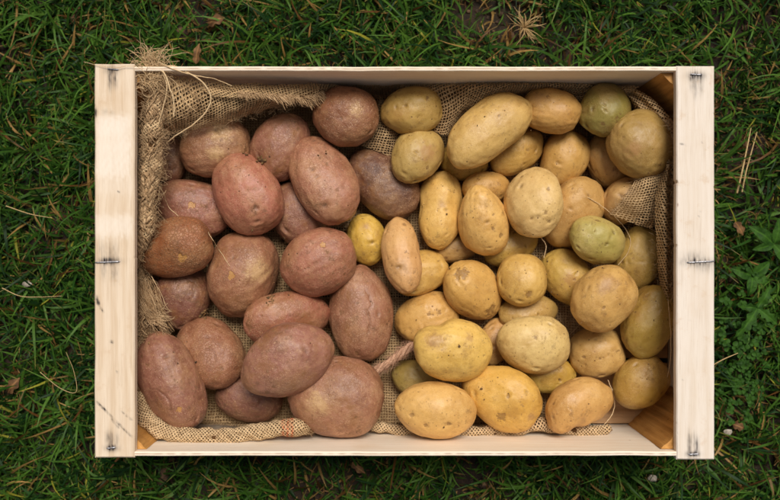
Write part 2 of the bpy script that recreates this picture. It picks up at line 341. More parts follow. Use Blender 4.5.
def potato_mat(kind):
    red = kind == 'r'
    m = M('red_potato_skin' if red else 'yellow_potato_skin'); tc = m.n('ShaderNodeTexCoord').outputs['Object']
    oi = m.n('ShaderNodeObjectInfo'); rnd = oi.outputs['Random']
    p = m.vm('ADD', tc, m.n('ShaderNodeCombineXYZ', {0: m.math('MULTIPLY', rnd, 7), 1: m.math('MULTIPLY', rnd, 13), 2: rnd}).outputs[0])
    mk = m.n('ShaderNodeSeparateColor', {0: m.attr('marks', 'Color')}).outputs      # eye, scar, peel
    sk = m.n('ShaderNodeSeparateColor', {0: m.attr('skin', 'Color')}).outputs       # net, green, tan
    base = oi.outputs['Color']
    big = m.noise(p, 26, 4, .6); mid = m.noise(p, 95, 6, .72); fine = m.noise(p, 700, 4, .75)
    brown = m.mix(1, base, (.58, .50, .42, 1) if red else (.66, .55, .40, 1), 'MULTIPLY')
    tan = m.mix(.62, base, rgb(182, 142, 98) if red else rgb(170, 130, 80))
    light = m.mix(.35, base, rgb(206, 130, 108) if red else rgb(232, 194, 120))
    c = m.mix(m.sm(big, .42, .72, 0, .75 if red else .55), base, tan if red else light)
    c = m.mix(m.sm(m.noise(m.vm('ADD', p, (3, 1, 5)), 34, 5, .65), .46, .72, 0, .8 if red else .6), c, brown)
    c = m.mix(m.sm(mid, .5, .72, 0, .5 if red else .34), c, tan)
    c = m.mix(m.sm(mid, .5, .3, 0, .45 if red else .26), c, brown)
    c = m.mix(m.sm(fine, .45, .75, 0, .38 if red else .22), c, m.mix(1, c, (.66, .6, .52, 1), 'MULTIPLY'))
    m2 = m.noise(m.vm('ADD', p, (4, 4, 1)), 240, 4, .7)
    c = m.mix(m.sm(m2, .52, .7, 0, .5 if red else .3), c, tan); c = m.mix(m.sm(m2, .46, .3, 0, .55 if red else .35), c, brown)
    zs = m.sm(m.noise(m.vm('ADD', p, (2, 2, 9)), 32, 3), .34, .62, .25, 1)
    gr_ = m.math('ADD', .5, m.math('MULTIPLY', m.math('SUBTRACT', m.noise(m.vm('ADD', p, (6, 1, 8)), 950, 2, .8), .5), zs))
    c = m.mix(m.sm(gr_, .52, .72, 0, .5 if red else .34), c, rgb(226, 190, 160) if red else rgb(236, 208, 156))
    c = m.mix(m.sm(gr_, .47, .3, 0, .5 if red else .3), c, m.mix(1, c, (.6, .48, .36, 1), 'MULTIPLY'))
    # russeted zones: dull brown skin in big soft patches
    rz = m.math('MULTIPLY', m.sm(m.noise(m.vm('ADD', p, (1, 8, 3)), 30, 6, .72), .49, .66), m.sm(mid, .35, .6, .45, 1))
    c = m.mix(m.math('MULTIPLY', rz, m.math('ADD', .45 if red else .12, m.math('MULTIPLY', rnd, .4 if red else .42))), c, rgb(138, 92, 52) if red else rgb(150, 106, 50))
    # greening
    gz = m.math('MULTIPLY', sk[1], m.sm(m.noise(m.vm('ADD', p, (9, 2, 1)), 22, 3), .35, .62))
    c = m.mix(m.math('MULTIPLY', gz, .42), c, rgb(140, 140, 60))
    c = m.mix(m.math('MULTIPLY', sk[2], m.sm(mid, .3, .6, .6, 1)), c, rgb(196, 158, 110) if red else rgb(168, 126, 78))
    # corky netting
    q = m.vm('ADD', m.vm('MULTIPLY', p, (1, 1, 1)), m.vm('MULTIPLY', m.noise(p, 300, 3, out=1), (.003, .003, .003)))
    ve = m.n('ShaderNodeTexVoronoi', {'Vector': q, 'Scale': 330 if red else 300}, feature='DISTANCE_TO_EDGE').outputs['Distance']
    net = m.math('MULTIPLY', m.sm(ve, .02, .16, 1, 0), m.math('MULTIPLY', sk[0], m.sm(m.noise(m.vm('ADD', p, (5, 5, 5)), 38, 3), .32, .6)))
    c = m.mix(m.math('MULTIPLY', net, .55), c, rgb(112, 74, 44) if red else rgb(140, 100, 56))
    # lenticels
    vo = m.n('ShaderNodeTexVoronoi', {'Vector': p, 'Scale': 300 if red else 230}); vc = m.n('ShaderNodeSeparateColor', {0: vo.outputs['Color']}).outputs
    dot = m.math('MULTIPLY', m.sm(vo.outputs['Distance'], .08, .26, 1, 0), m.math('GREATER_THAN', vc[0], .5 if red else .72))
    c = m.mix(m.math('MULTIPLY', dot, .42 if red else .5), c, rgb(206, 168, 126) if red else rgb(122, 84, 44))
    vo2 = m.n('ShaderNodeTexVoronoi', {'Vector': p, 'Scale': 110}); vc2 = m.n('ShaderNodeSeparateColor', {0: vo2.outputs['Color']}).outputs
    dot2 = m.math('MULTIPLY', m.sm(vo2.outputs['Distance'], .05, .13, 1, 0), m.math('GREATER_THAN', vc2[1], .8))
    c = m.mix(m.math('MULTIPLY', dot2, .75), c, rgb(84, 52, 28))
    # scurf and soil
    di = m.noise(m.vm('ADD', p, (2, 7, 4)), 120, 7, .78); dz = m.noise(m.vm('ADD', p, (8, 3, 6)), 24, 2)
    dirt = m.math('MULTIPLY', m.sm(di, .53, .64), m.sm(dz, .42, .6))
    c = m.mix(m.math('MULTIPLY', dirt, .66 if red else .42), c, rgb(104, 74, 46))
    # eyes, scars, scraped skin
    er = m.math('MULTIPLY', mk[0], m.sm(mid, .25, .6, .5, 1))
    c = m.mix(m.math('MULTIPLY', er, .7), c, rgb(74, 46, 26))
    sr = m.math('MULTIPLY', m.sm(m.math('ADD', mk[1], m.math('MULTIPLY', m.math('SUBTRACT', di, .5), .9)), .3, .6), m.sm(fine, .2, .6, .6, 1))
    c = m.mix(m.math('MULTIPLY', sr, .62), c, rgb(110, 76, 44))
    pr = m.sm(m.math('ADD', mk[2], m.math('MULTIPLY', m.math('SUBTRACT', mid, .5), .6)), .4, .52)
    c = m.mix(m.math('MULTIPLY', pr, .75), c, rgb(186, 136, 72))
    m.set(m.b.inputs['Base Color'], c)
    ro = m.math('ADD', m.math('ADD', m.sm(mid, .3, .7, .36, .54), m.math('MULTIPLY', m.math('SUBTRACT', m2, .5), .35)), m.math('MULTIPLY', m.math('MAXIMUM', dirt, net), .3))
    m.set(m.b.inputs['Roughness'], ro); m.set(m.b.inputs['Specular IOR Level'], .6 if red else .46)
    h = m.math('ADD', m.math('MULTIPLY', mid, .9), m.math('MULTIPLY', fine, .17))
    h = m.math('ADD', h, m.math('MULTIPLY', net, .25)); h = m.math('SUBTRACT', h, m.math('MULTIPLY', dot2, .5)); h = m.math('SUBTRACT', h, m.math('MULTIPLY', pr, .4))
    m.set(m.b.inputs['Normal'], m.bump(m.math('ADD', h, m.math('MULTIPLY', m2, .5)), .8, .0012 if red else .0008)); return m.mat

# ------------------------------------------------------------------ ground
def gz(x, y):
    """soil height"""
    p = np.stack([x, y, 0*x], 1)
    h = .010*snoise(p, .35, 3, 2) + .004*snoise(p, .05, 4, 2)
    d = np.maximum(np.maximum(np.abs(x-.014)-.31, np.abs(y+.012)-.20), 0)
    return -.002 + h*np.clip(d/.05, 0, 1) - .012*np.clip(d/.03, 0, 1)*0
a = np.linspace(-1, 1, 321); a = np.sign(a)*(np.abs(a)*1.1+ (np.abs(a)**9)*58)
gx, gy = np.meshgrid(a, a, indexing='ij'); gx, gy = gx.ravel(), gy.ravel()
gr = mesh('ground', np.stack([gx, gy, gz(gx, gy)], 1), grid_faces(321, 321)[:, ::-1], soil_mat()); tag(gr, kind='structure')

# ------------------------------------------------------------------ crate
cream1, cream2 = rgb(250, 238, 220), rgb(242, 224, 200)
M_rail = wood_mat('pale_rail_wood', rgb(226, 208, 186), rgb(210, 186, 158), 1, stain=True)
M_rail2 = wood_mat('paler_rail_wood', rgb(228, 217, 205), rgb(218, 203, 186), 1, stain=True)
M_side = wood_mat('pale_ply', cream1, cream2, 0, ply=True)
M_end = wood_mat('pale_end_ply', cream1, cream2, 1)
M_post = wood_mat('brown_post_wood', rgb(206, 154, 86), rgb(156, 106, 50), 2)
M_base = wood_mat('base_ply', rgb(188, 150, 110), rgb(158, 120, 82), 0)
M_steel = metal_mat()
crate = tag(empty('wooden_crate', (.014, -.012, 0)), 'pale wooden crate full of potatoes standing on the grass', 'crate')
CO = np.array([.014, -.012, 0])
def gridbox(x0, x1, y0, y1, z0, z1, step=.0016, bev=.0012, wob=0.0, seed=0):
    """closed box whose top is a fine grid; edges rounded. returns verts, faces, mask of top"""
    nx = max(3, int((x1-x0)/step)); ny = max(3, int((y1-y0)/step))
    xs = np.concatenate([[x0], np.linspace(x0+bev, x1-bev, nx), [x1]]); ys = np.concatenate([[y0], np.linspace(y0+bev, y1-bev, ny), [y1]])
    X, Y = np.meshgrid(xs, ys, indexing='ij'); n, m_ = X.shape
    ed = (X == x0)|(X == x1)|(Y == y0)|(Y == y1)
    Z = np.where(ed, z1-bev, z1)
    v = [np.stack([X, Y, Z], -1).reshape(-1, 3), np.stack([X, Y, 0*Z+z0], -1).reshape(-1, 3)]
    F = grid_faces(n, m_); N = n*m_
    per = [i*m_ for i in range(n)]+[(n-1)*m_+j for j in range(1, m_)]+[i*m_+m_-1 for i in range(n-2, -1, -1)]+[j for j in range(m_-2, 0, -1)]
    per = np.array(per); nx_ = np.roll(per, -1)
    side = np.stack([per, per+N, nx_+N, nx_], 1)[:, ::-1]
    V = np.concatenate(v); f = np.concatenate([F[:, ::-1], F+N, side])
    if wob:
        q = V.copy(); q[:, 2] = 0
        V[:, 0] += wob*snoise(q, .05, seed+1, 2)*((V[:, 0] < x0+bev*1.5)|(V[:, 0] > x1-bev*1.5))
        chip = np.clip(snoise(q, .009, seed+3, 2)-.75, 0, 1)*.0016
        V[:, 0] += chip*(V[:, 0] < x0+bev*1.5)-chip*(V[:, 0] > x1-bev*1.5)
        V[:, 1] += wob*snoise(q, .03, seed+2, 2)*((V[:, 1] < y0+bev*1.5)|(V[:, 1] > y1-bev*1.5))
    return V, f
def px2(px, py, z): return W(px, py, z)[:2]
def rail(x0p, x1p, y0p, y1p, stains, mat, pale, lines):
    (xa, ya), (xb, yb) = px2(x0p, y1p, RIM), px2(x1p, y0p, RIM)
    V, f = gridbox(xa, xb, ya, yb, RIM-.009, RIM, wob=.00025, seed=int(x0p))
    P = np.stack([V[:, 0]/.001+390, 250-V[:, 1]/.001], 1)        # photo-size millimetres
    st = np.zeros(len(V)); pl = np.zeros(len(V)); q = V*[1, 1, 0]
    wx = snoise(q, .006, 5, 2); wy = snoise(q*[4, .5, 1], .004, 6, 2)
    for (cx, cy, sx, sy, s) in stains:
        st += s*np.exp(-((P[:, 0]-cx)/sx)**2-((P[:, 1]-cy)/sy)**2)*(1+.5*wy)
    for (ax, ay, bx, by, wd_, s) in lines:
        d = np.array([bx-ax, by-ay]); L = np.hypot(*d); t = np.clip(((P-[ax, ay])@d)/L**2, 0, 1)
        dist = np.linalg.norm(P-[ax, ay]-t[:, None]*d, axis=1)+.5*wx
        st += s*np.exp(-(dist/wd_)**2)*np.clip(.55+.7*wy+.3*wx, 0, 1)
    for (ax, ay, bx, by, s) in pale:
        e = 3.0
        k = lambda a: 1/(1+np.exp(-np.clip(a, -60, 60)/e*2))
        pl += s*k(P[:, 0]-ax+1.5*wx)*k(bx-P[:, 0]+1.5*wy)*k(P[:, 1]-ay+2.5*wx)*k(by-P[:, 1]+3*wy)*(.8+.2*wy)
    o = mesh('end_rail', V-CO, f, mat, crate, smooth=False, attrs={'stain': np.clip(1.45*st, 0, 1), 'pale': np.clip(pl, 0, 1)})
    return o
def staple(par, ax, ay, bx, by):
    A = W(ax, ay, RIM)-CO; B = W(bx, by, RIM)-CO; t = Tubes()
    d = (B-A)/np.linalg.norm(B-A); z = np.array([0, 0, 1])
    pts = [A-z*.004, A-z*.0005, A+z*.0008+d*.0006]+[A+(B-A)*k+z*(.0011+.0002*math.sin(k*9)) for k in np.linspace(.1, .9, 7)]+[B+z*.0008-d*.0006, B-z*.0005, B-z*.004]
    t.add(pts, .00068, 8, 1); return t.build('staple', M_steel, par)
rl = rail(94.5, 134.5, 64, 457.5,
    [(112, 70, 7, 4, .5), (110, 79, 2.2, 9, .5), (115, 80, 2.5, 7, .45), (109, 261, 10, 3.2, .75), (112, 252, 5, 9, .30), (101, 250, 4, 9, .22), (114, 272, 4, 9, .30), (103, 270, 3, 9, .25), (111, 440, 2.2, 8, .55), (107, 438, 1.6, 7, .35), (112, 448, 6, 3, .8), (117, 440, 1.8, 7, .35),
     (112, 342, 1.2, 1.3, .9), (95.5, 113, 1.2, 4, .9), (94.5, 112, 2, 3, .5), (119, 192, .8, .9, .8), (105, 112, 3, 3, .15), (112, 113, 3, 2.5, .15), (117, 372, .7, .8, .6)],
    M_rail, [(95.5, 116, 130, 178, 1), (94, 215, 132, 237, .8), (96, 178, 133, 195, .35)],
    [(96, 299, 103, 312, .9, .8), (96, 401, 131, 436, .8, .75), (122, 412, 132, 420, .8, .5), (97, 296, 99, 304, 1.2, .7), (101, 405, 106, 411, .9, .5), (112, 419, 118, 427, 1.1, .5)])
staple(rl, 108, 69, 118.5, 70); staple(rl, 95.5, 262.5, 120, 261.5); staple(rl, 107, 448, 115.5, 447)
rr = rail(676.5, 714.5, 66, 459.5,
    [(696, 76, 8, 4, .6), (695, 86, 1.8, 11, .45), (701, 85, 2.2, 9, .35), (691, 83, 1.6, 8, .3), (698, 262, 15, 4, .6), (694, 256, 10, 5, .2), (704, 268, 8, 5, .18), (689, 446, 1.4, 11, .7), (697, 447, 2, 9, .45), (693, 454, 6, 2.5, .8), (693, 440, 3, 8, .2),
     (682, 144, 1.6, .7, .6), (686, 145, 1, .5, .5), (702, 142, .8, .6, .4), (701, 212, .6, .6, .5), (699, 216, .5, .5, .5), (690, 320, .7, .6, .4), (683, 380, .6, .6, .4)],
    M_rail2, [(677, 168, 716, 168.6, -.4)], [])
staple(rr, 690, 74.5, 702, 75); staple(rr, 687, 262.5, 714, 261); staple(rr, 688.5, 454, 698.5, 453.5)
# long side boards: thin ply standing on edge; the top shows the plies
def board(name, x0, x1, y0, y1, z0, z1, mat, wob=.0003, ply_axis=None, step=.002, seed=1):
    V, f = gridbox(x0, x1, y0, y1, z0, z1, step=step, bev=.0006, wob=0, seed=seed)
    nx = snoise(V*[1, .2, .2], .06, seed+9, 3)
    V[:, 1 if ply_axis == 1 else 0] += wob*nx
    at = None
    if ply_axis == 1:
        mid = (y0+y1)/2; top = V[:, 2] > z1-.001
        at = {'ply': top*np.exp(-((V[:, 1]-mid-wob*nx)/.0006)**2)*np.clip(.8+.5*snoise(V, .01, 8), 0, 1)}
    return mesh(name, V-CO, f, mat, crate, smooth=False, attrs=at)
YT = (250-66.5)*.001; YB = (250-456)*.001; ZB = RIM-.0095
board('side_board', -.287, .321, YT-.0042, YT, .002, ZB+.0085, M_side, .0003, 1, .0008)
board('side_board', -.287, .321, YB, YB+.0042, .002, ZB+.0085, M_side, .0003, 1, .0008, seed=5)
board('end_board', -.2915, -.2875, YB+.0045, YT-.0045, .004, ZB-.001, M_end, 0)
board('end_board', .3215, .3255, YB+.0045, YT-.0045, .004, ZB-.001, M_end, 0)
# base of five thin boards
for k in range(5):
    w_ = (YT-YB-.012)/5; y0 = YB+.006+k*w_
    board('base_board', -.2865, .3205, y0, y0+w_-.006, .003+.0, .0075, M_base, 0, step=.01)
# triangular corner posts
for cx_, cy_, sx_, sy_, nm in ((-.2865, YT-.0047, 1, -1, 0), (.3205, YT-.0047, -1, -1, 1), (-.2865, YB+.0047, 1, 1, 2), (.3205, YB+.0047, -1, 1, 3)):
    L = .046 if cx_ > 0 else .040; nz = 30; nh = 16
    ring = [(cx_, cy_)]+[(cx_+sx_*L*(1-k/nh), cy_+sy_*L*(k/nh)) for k in range(nh+1)]
    ring = np.array(ring); K = len(ring)
    V = []
    for i in range(nz+1):
        z = .008+(ZB-.001-.008)*i/nz
        V.append(np.column_stack([ring, np.full(K, z)]))
    V = np.concatenate(V); f = grid_faces(nz+1, K, wrap=True)
    d = snoise(V*[1, 1, .25], .012, 20+nm, 3)*.0009; inner = (np.arange(len(V)) % K) > 0
    V[:, 0] += sx_*d*inner*.7; V[:, 1] += sy_*d*inner*.7
    if sx_*sy_ < 0: f = f[:, ::-1]
    top = len(V); V = np.concatenate([V, [[cx_+sx_*L/3, cy_+sy_*L/3, ZB-.001]], [[cx_+sx_*L/3, cy_+sy_*L/3, .008]]])
    tr = [(nz*K+k, nz*K+(k+1) % K, top, top) for k in range(K)]+[((k+1) % K, k, top+1, top+1) for k in range(K)]
    me_f = [tuple(q) for q in f]+[t[:3] for t in tr]
    me = bpy.data.meshes.new('corner_post'); me.from_pydata([tuple(v) for v in V-CO], [], me_f); me.materials.append(M_post)
    o = bpy.data.objects.new('corner_post', me); C.objects.link(o); o.parent = crate

# ------------------------------------------------------------------ potatoes
MP = {'r': potato_mat('r'), 'y': potato_mat('y')}
import bmesh
bm = bmesh.new(); bmesh.ops.create_icosphere(bm, subdivisions=6, radius=1)
IV = np.array([v.co[:] for v in bm.verts]); IF = np.array([[v.index for v in f.verts] for f in bm.faces]); bm.free()
IV /= np.linalg.norm(IV, axis=1)[:, None]
ELL = []           # for laying threads on the heap: centre, inverse matrix
def Rm(yaw, p, r):
    cy, sy = math.cos(yaw), math.sin(yaw); cp, sp = math.cos(p), math.sin(p); cr, sr = math.cos(r), math.sin(r)
    return np.array([[cy, -sy, 0], [sy, cy, 0], [0, 0, 1]])@np.array([[cp, 0, sp], [0, 1, 0], [-sp, 0, cp]])@np.array([[1, 0, 0], [0, cr, -sr], [0, sr, cr]])
ZO = dict(R6=.072, Y1=.068, Y4=.070, Y5=.073, R18=.074, Y37=.088, Y39=.074, Y38=.070, Y30=.088, R17=.100, R19=.082, Y28=.060, Y40=.050, Y6=.080, Y27=.084, R2=.055, R3=.055, Y3=.080)
def lift(z): return z-.35*max(z-.062, 0)
def potato(i, pid):
    kind, col, tp, bend, waist, net, green, marks, label = P[pid]
    cx, cy, z, a, b, c, ang, pit, rol = S[pid]
    zn = ZO.get(pid, lift(z)); k_ = (HC-zn)/(HC-z); a, b, c, z = a*k_, b*k_, c*k_, zn; r = np.random.default_rng(100+i)
    e = r.uniform(1.98, 2.22)
    n = IV/((np.abs(IV)**e).sum(1)**(1/e))[:, None]
    x = n[:, 0].copy()
    lf = 1+r.uniform(.03, .052)*snoise(n, 1.5, 200+i, 1)+.021*snoise(n, .62, 300+i, 2)+(.006 if kind == 'r' else .004)*snoise(n, .22, 400+i, 2)
    v = n*lf[:, None]*[a, b, c]
    wsc = (1+tp*1.3*x)*(1-waist*np.exp(-(x/.38)**2)); v[:, 1] *= wsc; v[:, 2] *= (1+tp*x)*(1-.6*waist*np.exp(-(x/.38)**2))
    v[:, 1] += bend*b*1.6*(.4-x**2)
    v = v@Rm(0, R(pit), R(rol)).T
    nrm = n/np.array([a, b, c])**1; nrm = nrm@Rm(0, R(pit), R(rol)).T; nrm /= np.linalg.norm(nrm, axis=1)[:, None]
    mkr = np.zeros((len(v), 3)); skn = np.zeros((len(v), 3)); skn[:, 0] = net; skn[:, 1] = green
    disp = np.zeros(len(v))
    # eyes: shallow dents with a brow
    for k in range(r.integers(3, 8)):            # small scabs
        d = r.normal(size=3); d[2] = abs(d[2]); d /= np.linalg.norm(d); j = np.argmax(IV@d); q = v-v[j]; rd = r.uniform(.0008, .0024)*(1 if k else 1.5)
        dd = np.linalg.norm(q*[1, r.uniform(.6, 1.6), 1], axis=1)+rd*(.4*snoise(v, .006, 700+i*9+k, 2)+.35*snoise(v, .002, 710+i*9+k))
        g = np.exp(-(dd/rd)**2); mkr[:, 1] += g*r.uniform(.5, .9); disp += -.0005*g
    for k in range(r.integers(6, 10)):
        d = r.normal(size=3); d[0] *= .8; d /= np.linalg.norm(d)
        j = np.argmax(IV@d); q = v-v[j]; tx = np.cross(nrm[j], [0, 0, 1.0]) if abs(nrm[j, 2]) < .9 else np.array([0, 1.0, 0])
        tx /= np.linalg.norm(tx); ty = np.cross(nrm[j], tx)
        sz = r.uniform(.0012, .0026)*(1.15 if kind == 'r' else .9)
        g = np.exp(-((q@tx)/(sz*1.7))**2-((q@ty)/sz)**2-((q@nrm[j])/.01)**2)
        g2 = np.exp(-((q@tx)/(sz*2.6))**2-((q@ty-sz*1.6)/(sz*1.1))**2-((q@nrm[j])/.01)**2)
        s = r.uniform(.35, 1)
        disp += -.0016*s*g+.0008*s*g2; mkr[:, 0] += s*g**2
    # each potato's own large dents
    for k in range(2):
        d = r.normal(size=3); d /= np.linalg.norm(d); g = np.exp(-((1-IV@d)/.10)); disp += -.0022*r.uniform(.2, 1)*g*(b/.03)
    for (u, w_, rad, ty_) in marks:
        px_, py_ = u*a, -w_*b; rad_ = rad*.00105
        dd = np.hypot(v[:, 0]-px_, (v[:, 1]-py_)*(1+.25*r.uniform(-1, 1)))
        q = v.copy(); dd = dd+rad_*(.45*snoise(q, .007, 500+i, 2)+.4*snoise(q, .0022, 510+i, 2))
        g = np.exp(-(dd/rad_)**2)*(v[:, 2] > 0)
        if ty_ == 'eye': mkr[:, 0] += g; disp += -.0016*g
        elif ty_ == 'scar': mkr[:, 1] += .75*g; disp += -.0009*g
        elif ty_ == 'rot': mkr[:, 1] += .95*g; disp += -.0016*g
        elif ty_ in ('peel', 'gold'): mkr[:, 2] += np.clip(.95*g, 0, 1); disp += -.0004*g
        elif ty_ == 'tan': skn[:, 2] = np.maximum(skn[:, 2], np.clip(1.3*g, 0, .85))
        elif ty_ == 'dent':
            g = np.exp(-(np.hypot(v[:, 0]-px_, v[:, 1]-py_)/rad_)**2); disp += -.006*g
        elif ty_ == 'knob':
            g = np.exp(-(np.hypot(v[:, 0]-px_, v[:, 1]-py_)/rad_)**2); disp += .003*g
        elif ty_ == 'crack':
            t = np.clip((v[:, 0]-px_)/(a*.22), -1, 1); dl = np.abs(v[:, 1]-py_+.004*np.abs(t)**1.5+.0012*snoise(q, .012, 600+i))
            cut = np.exp(-(dl/.0007)**2)*(np.abs(v[:, 0]-px_) < a*.24)*(v[:, 2] > 0); disp += -.0017*cut; mkr[:, 0] += .6*cut
    v = v+nrm*disp[:, None]
    s = (HC-z)/850; loc = ((cx-390)*s, (250-cy)*s, z)
    o = mesh('potato', v, IF, MP[kind], loc=loc, attrs={'marks': np.clip(mkr, 0, 1), 'skin': np.clip(skn, 0, 1)})
    o.rotation_euler = (0, 0, R(-ang))
    k = lin(col)*([.98, .90, .84] if kind == 'r' else [.98, .955, .84]); o.color = (*[float(t) for t in k], 1)
    tag(o, label, 'potato', 'red skinned potatoes heaped in the left half of the crate' if kind == 'r' else 'yellow potatoes heaped in the right half of the crate')
    Mx = Rm(R(-ang), R(pit), R(rol)); ELL.append((np.array(loc), Mx@np.diag([1/a**2, 1/b**2, 1/c**2])@Mx.T))
for i, pid in enumerate(P): potato(i, pid)
def heap(x, y, base=.014):
    z = base
    for c0, A in ELL:
        dx, dy = x-c0[0], y-c0[1]; q = A[2, 2]; l = A[0, 2]*dx+A[1, 2]*dy; k = A[0, 0]*dx*dx+2*A[0, 1]*dx*dy+A[1, 1]*dy*dy-1
        D = l*l-q*k
        if D > 0: z = max(z, c0[2]+(-l+math.sqrt(D))/q)
    return z

M_soil2 = M('clinging_soil'); p_ = M_soil2.n('ShaderNodeTexCoord').outputs['Object']
M_soil2.set(M_soil2.b.inputs['Base Color'], M_soil2.mix(M_soil2.sm(M_soil2.noise(p_, 300, 4), .3, .7), rgb(58, 40, 26), rgb(138, 104, 62))); M_soil2.set(M_soil2.b.inputs['Roughness'], .95)
bm = bmesh.new(); bmesh.ops.create_icosphere(bm, subdivisions=2, radius=1); CV = np.array([v.co[:] for v in bm.verts]); CF = np.array([[v.index for v in f.verts] for f in bm.faces]); bm.free()
def crumb_mesh(P_, s_, r):
    n = len(P_); V = CV[None]*(1+.3*r.normal(size=(n, len(CV), 1)))*(s_[:, None, None]*r.uniform(.6, 1.3, (n, 1, 3)))+P_[:, None]
    return V.reshape(-1, 3), (CF[None]+(np.arange(n)*len(CV))[:, None, None]).reshape(-1, 3)
def heap_px(px_, py_, z=.06):
    for _ in range(4): w = W(px_, py_, z); z = heap(w[0], w[1])
    return W(px_, py_, z)
r_ = np.random.default_rng(51); pts = []
for k in range(620):
    q = heap_px(r_.uniform(140, 670), r_.uniform(90, 432)); pts.append(q)
V, F = crumb_mesh(np.array(pts), r_.lognormal(math.log(.00042), .4, len(pts)), r_)
tag(mesh('soil_crumbs', V, F, M_soil2.mat), 'tiny brown crumbs of dry soil sprinkled over the potatoes and sacking', 'soil', kind='stuff')
POT = {o['label']: o for o in C.objects if o.name.startswith('potato')}
for pid, px_, py_, sp, n_ in (('R13', 203, 314, 4.5, 60), ('R19', 156, 340, 6, 60), ('R10', 272, 300, 3.5, 24), ('R3', 262, 160, 3, 24), ('R11', 283, 240, 3, 16), ('R2', 246, 152, 2.5, 14)):
    o = POT[P[pid][-1]]; pts = np.array([heap_px(px_+sp*r_.normal()*.6, py_+sp*r_.normal()*.6) for _ in range(n_)]); c_ = np.array(o.location)
    V, F = crumb_mesh(pts, r_.uniform(.0006, .0015, n_), r_); V = V-c_; a_ = -o.rotation_euler.z; V[:, :2] = V[:, :2]@np.array([[math.cos(a_), math.sin(a_)], [-math.sin(a_), math.cos(a_)]])
    mesh('clinging_soil', V, F, M_soil2.mat, o)

# ------------------------------------------------------------------ sacking
J1, J2 = rgb(226, 196, 152), rgb(176, 140, 96)
M_weave = weave_mat('jute_weave', J1, J2, .0030, .38)
M_weave2 = weave_mat('jute_weave_rolled', rgb(236, 210, 170), rgb(190, 154, 110), .0026, .24, dye=True)
M_jute = jute_mat('jute_fibre', rgb(216, 186, 148), rgb(160, 128, 92))
M_core_shade = jute_mat('jute_core_painted_shade', rgb(120, 88, 56), rgb(84, 58, 34))  # jute darkened in its colour to stand in for shade inside the rolls
M_pale = jute_mat('pale_jute_fibre', rgb(234, 210, 170), rgb(196, 160, 116))
M_pink = jute_mat('faded_cord_fibre', rgb(222, 182, 152), rgb(166, 124, 98))
cloth = tag(empty('burlap_sack', (.014, -.012, .009)), 'open weave jute sacking lining the crate with frayed edges', 'sacking')
CL = np.array([.014, -.012, .009])
cloth_parts = []
def cmesh(name, v, f, mat, uv=None, attrs=None):
    o = mesh(name, v-CL, f, mat, cloth, uv=uv, attrs=attrs); return o
def liner():
    nt_, nf, nw = 700, 90, 44
    th = np.linspace(0, 2*np.pi, nt_, endpoint=False)
    ax0, ax1, ay0, ay1 = -.2835, .3175, YB+.0075, YT-.0075
    cx_, cy_ = (ax0+ax1)/2, (ay0+ay1)/2; hx, hy = (ax1-ax0)/2, (ay1-ay0)/2; ex = 7
    c, s = np.cos(th), np.sin(th); rad = 1/((np.abs(c/hx)**ex+np.abs(s/hy)**ex)**(1/ex))
    B = np.stack([rad*c, rad*s], 1)                           # boundary
    nn = np.stack([np.sign(B[:, 0])*np.abs(B[:, 0]/hx)**(ex-1)/hx, np.sign(B[:, 1])*np.abs(B[:, 1]/hy)**(ex-1)/hy], 1); nn /= np.linalg.norm(nn, axis=1)[:, None]
    hr, hl, ht, hb = .098, .100, .068, .062
    wgt = np.stack([np.maximum(nn[:, 0], 0), np.maximum(-nn[:, 0], 0), np.maximum(nn[:, 1], 0), np.maximum(-nn[:, 1], 0)], 1)**2
    h = wgt@[hr, hl, ht, hb]; lean = wgt@[.020, .016, .004, .001]; h = h-.11*wgt[:, 0]*wgt[:, 2]-.05*wgt[:, 0]*wgt[:, 3]
    q = np.stack([B[:, 0], B[:, 1], 0*c], 1); h = h+.006*snoise(q, .08, 31, 2)
    V = []; UV = []
    for k in range(nf+1):
        t = k/nf; X = B*t; V.append(np.stack([X[:, 0]+cx_, X[:, 1]+cy_, np.full(nt_, .0115)+.006*np.clip((t-.9)/.1, 0, 1)**2], 1)); UV.append(X.copy())
    for k in range(1, nw+1):
        t = k/nw; z = .0175+(h-.0175)*t; X = B-nn*(lean*t**1.5)[:, None]
        V.append(np.stack([X[:, 0]+cx_, X[:, 1]+cy_, z], 1)); UV.append(B+nn*(z-.0175)[:, None])
    V = np.concatenate(V); UV = np.concatenate(UV); f = grid_faces(nf+nw+1, nt_, wrap=True)
    wall = np.clip((V[:, 2]-.0175)/.03, 0, 1); N3 = np.tile(np.column_stack([nn, 0*c]), (nf+nw+1, 1))
    V += -N3*(wall*(.004+.004*snoise(V*[1, 1, .4], .05, 41, 2)))[:, None]
    V[:, 2] += (1-wall)*.0022*(1+snoise(V, .04, 42, 2))
    cm = V[f].mean(1); bad = (cm[:, 0] > .236) & (cm[:, 1] < -.045-.5*(.33-cm[:, 0])*0) & (cm[:, 0]-.236 > .35*(-.06-cm[:, 1])*0+.0)
    bad |= (cm[:, 0] > .20) & (cm[:, 1] < -.150)
    return cmesh('liner', V, f[~bad][:, ::-1], M_weave, UV)
liner()
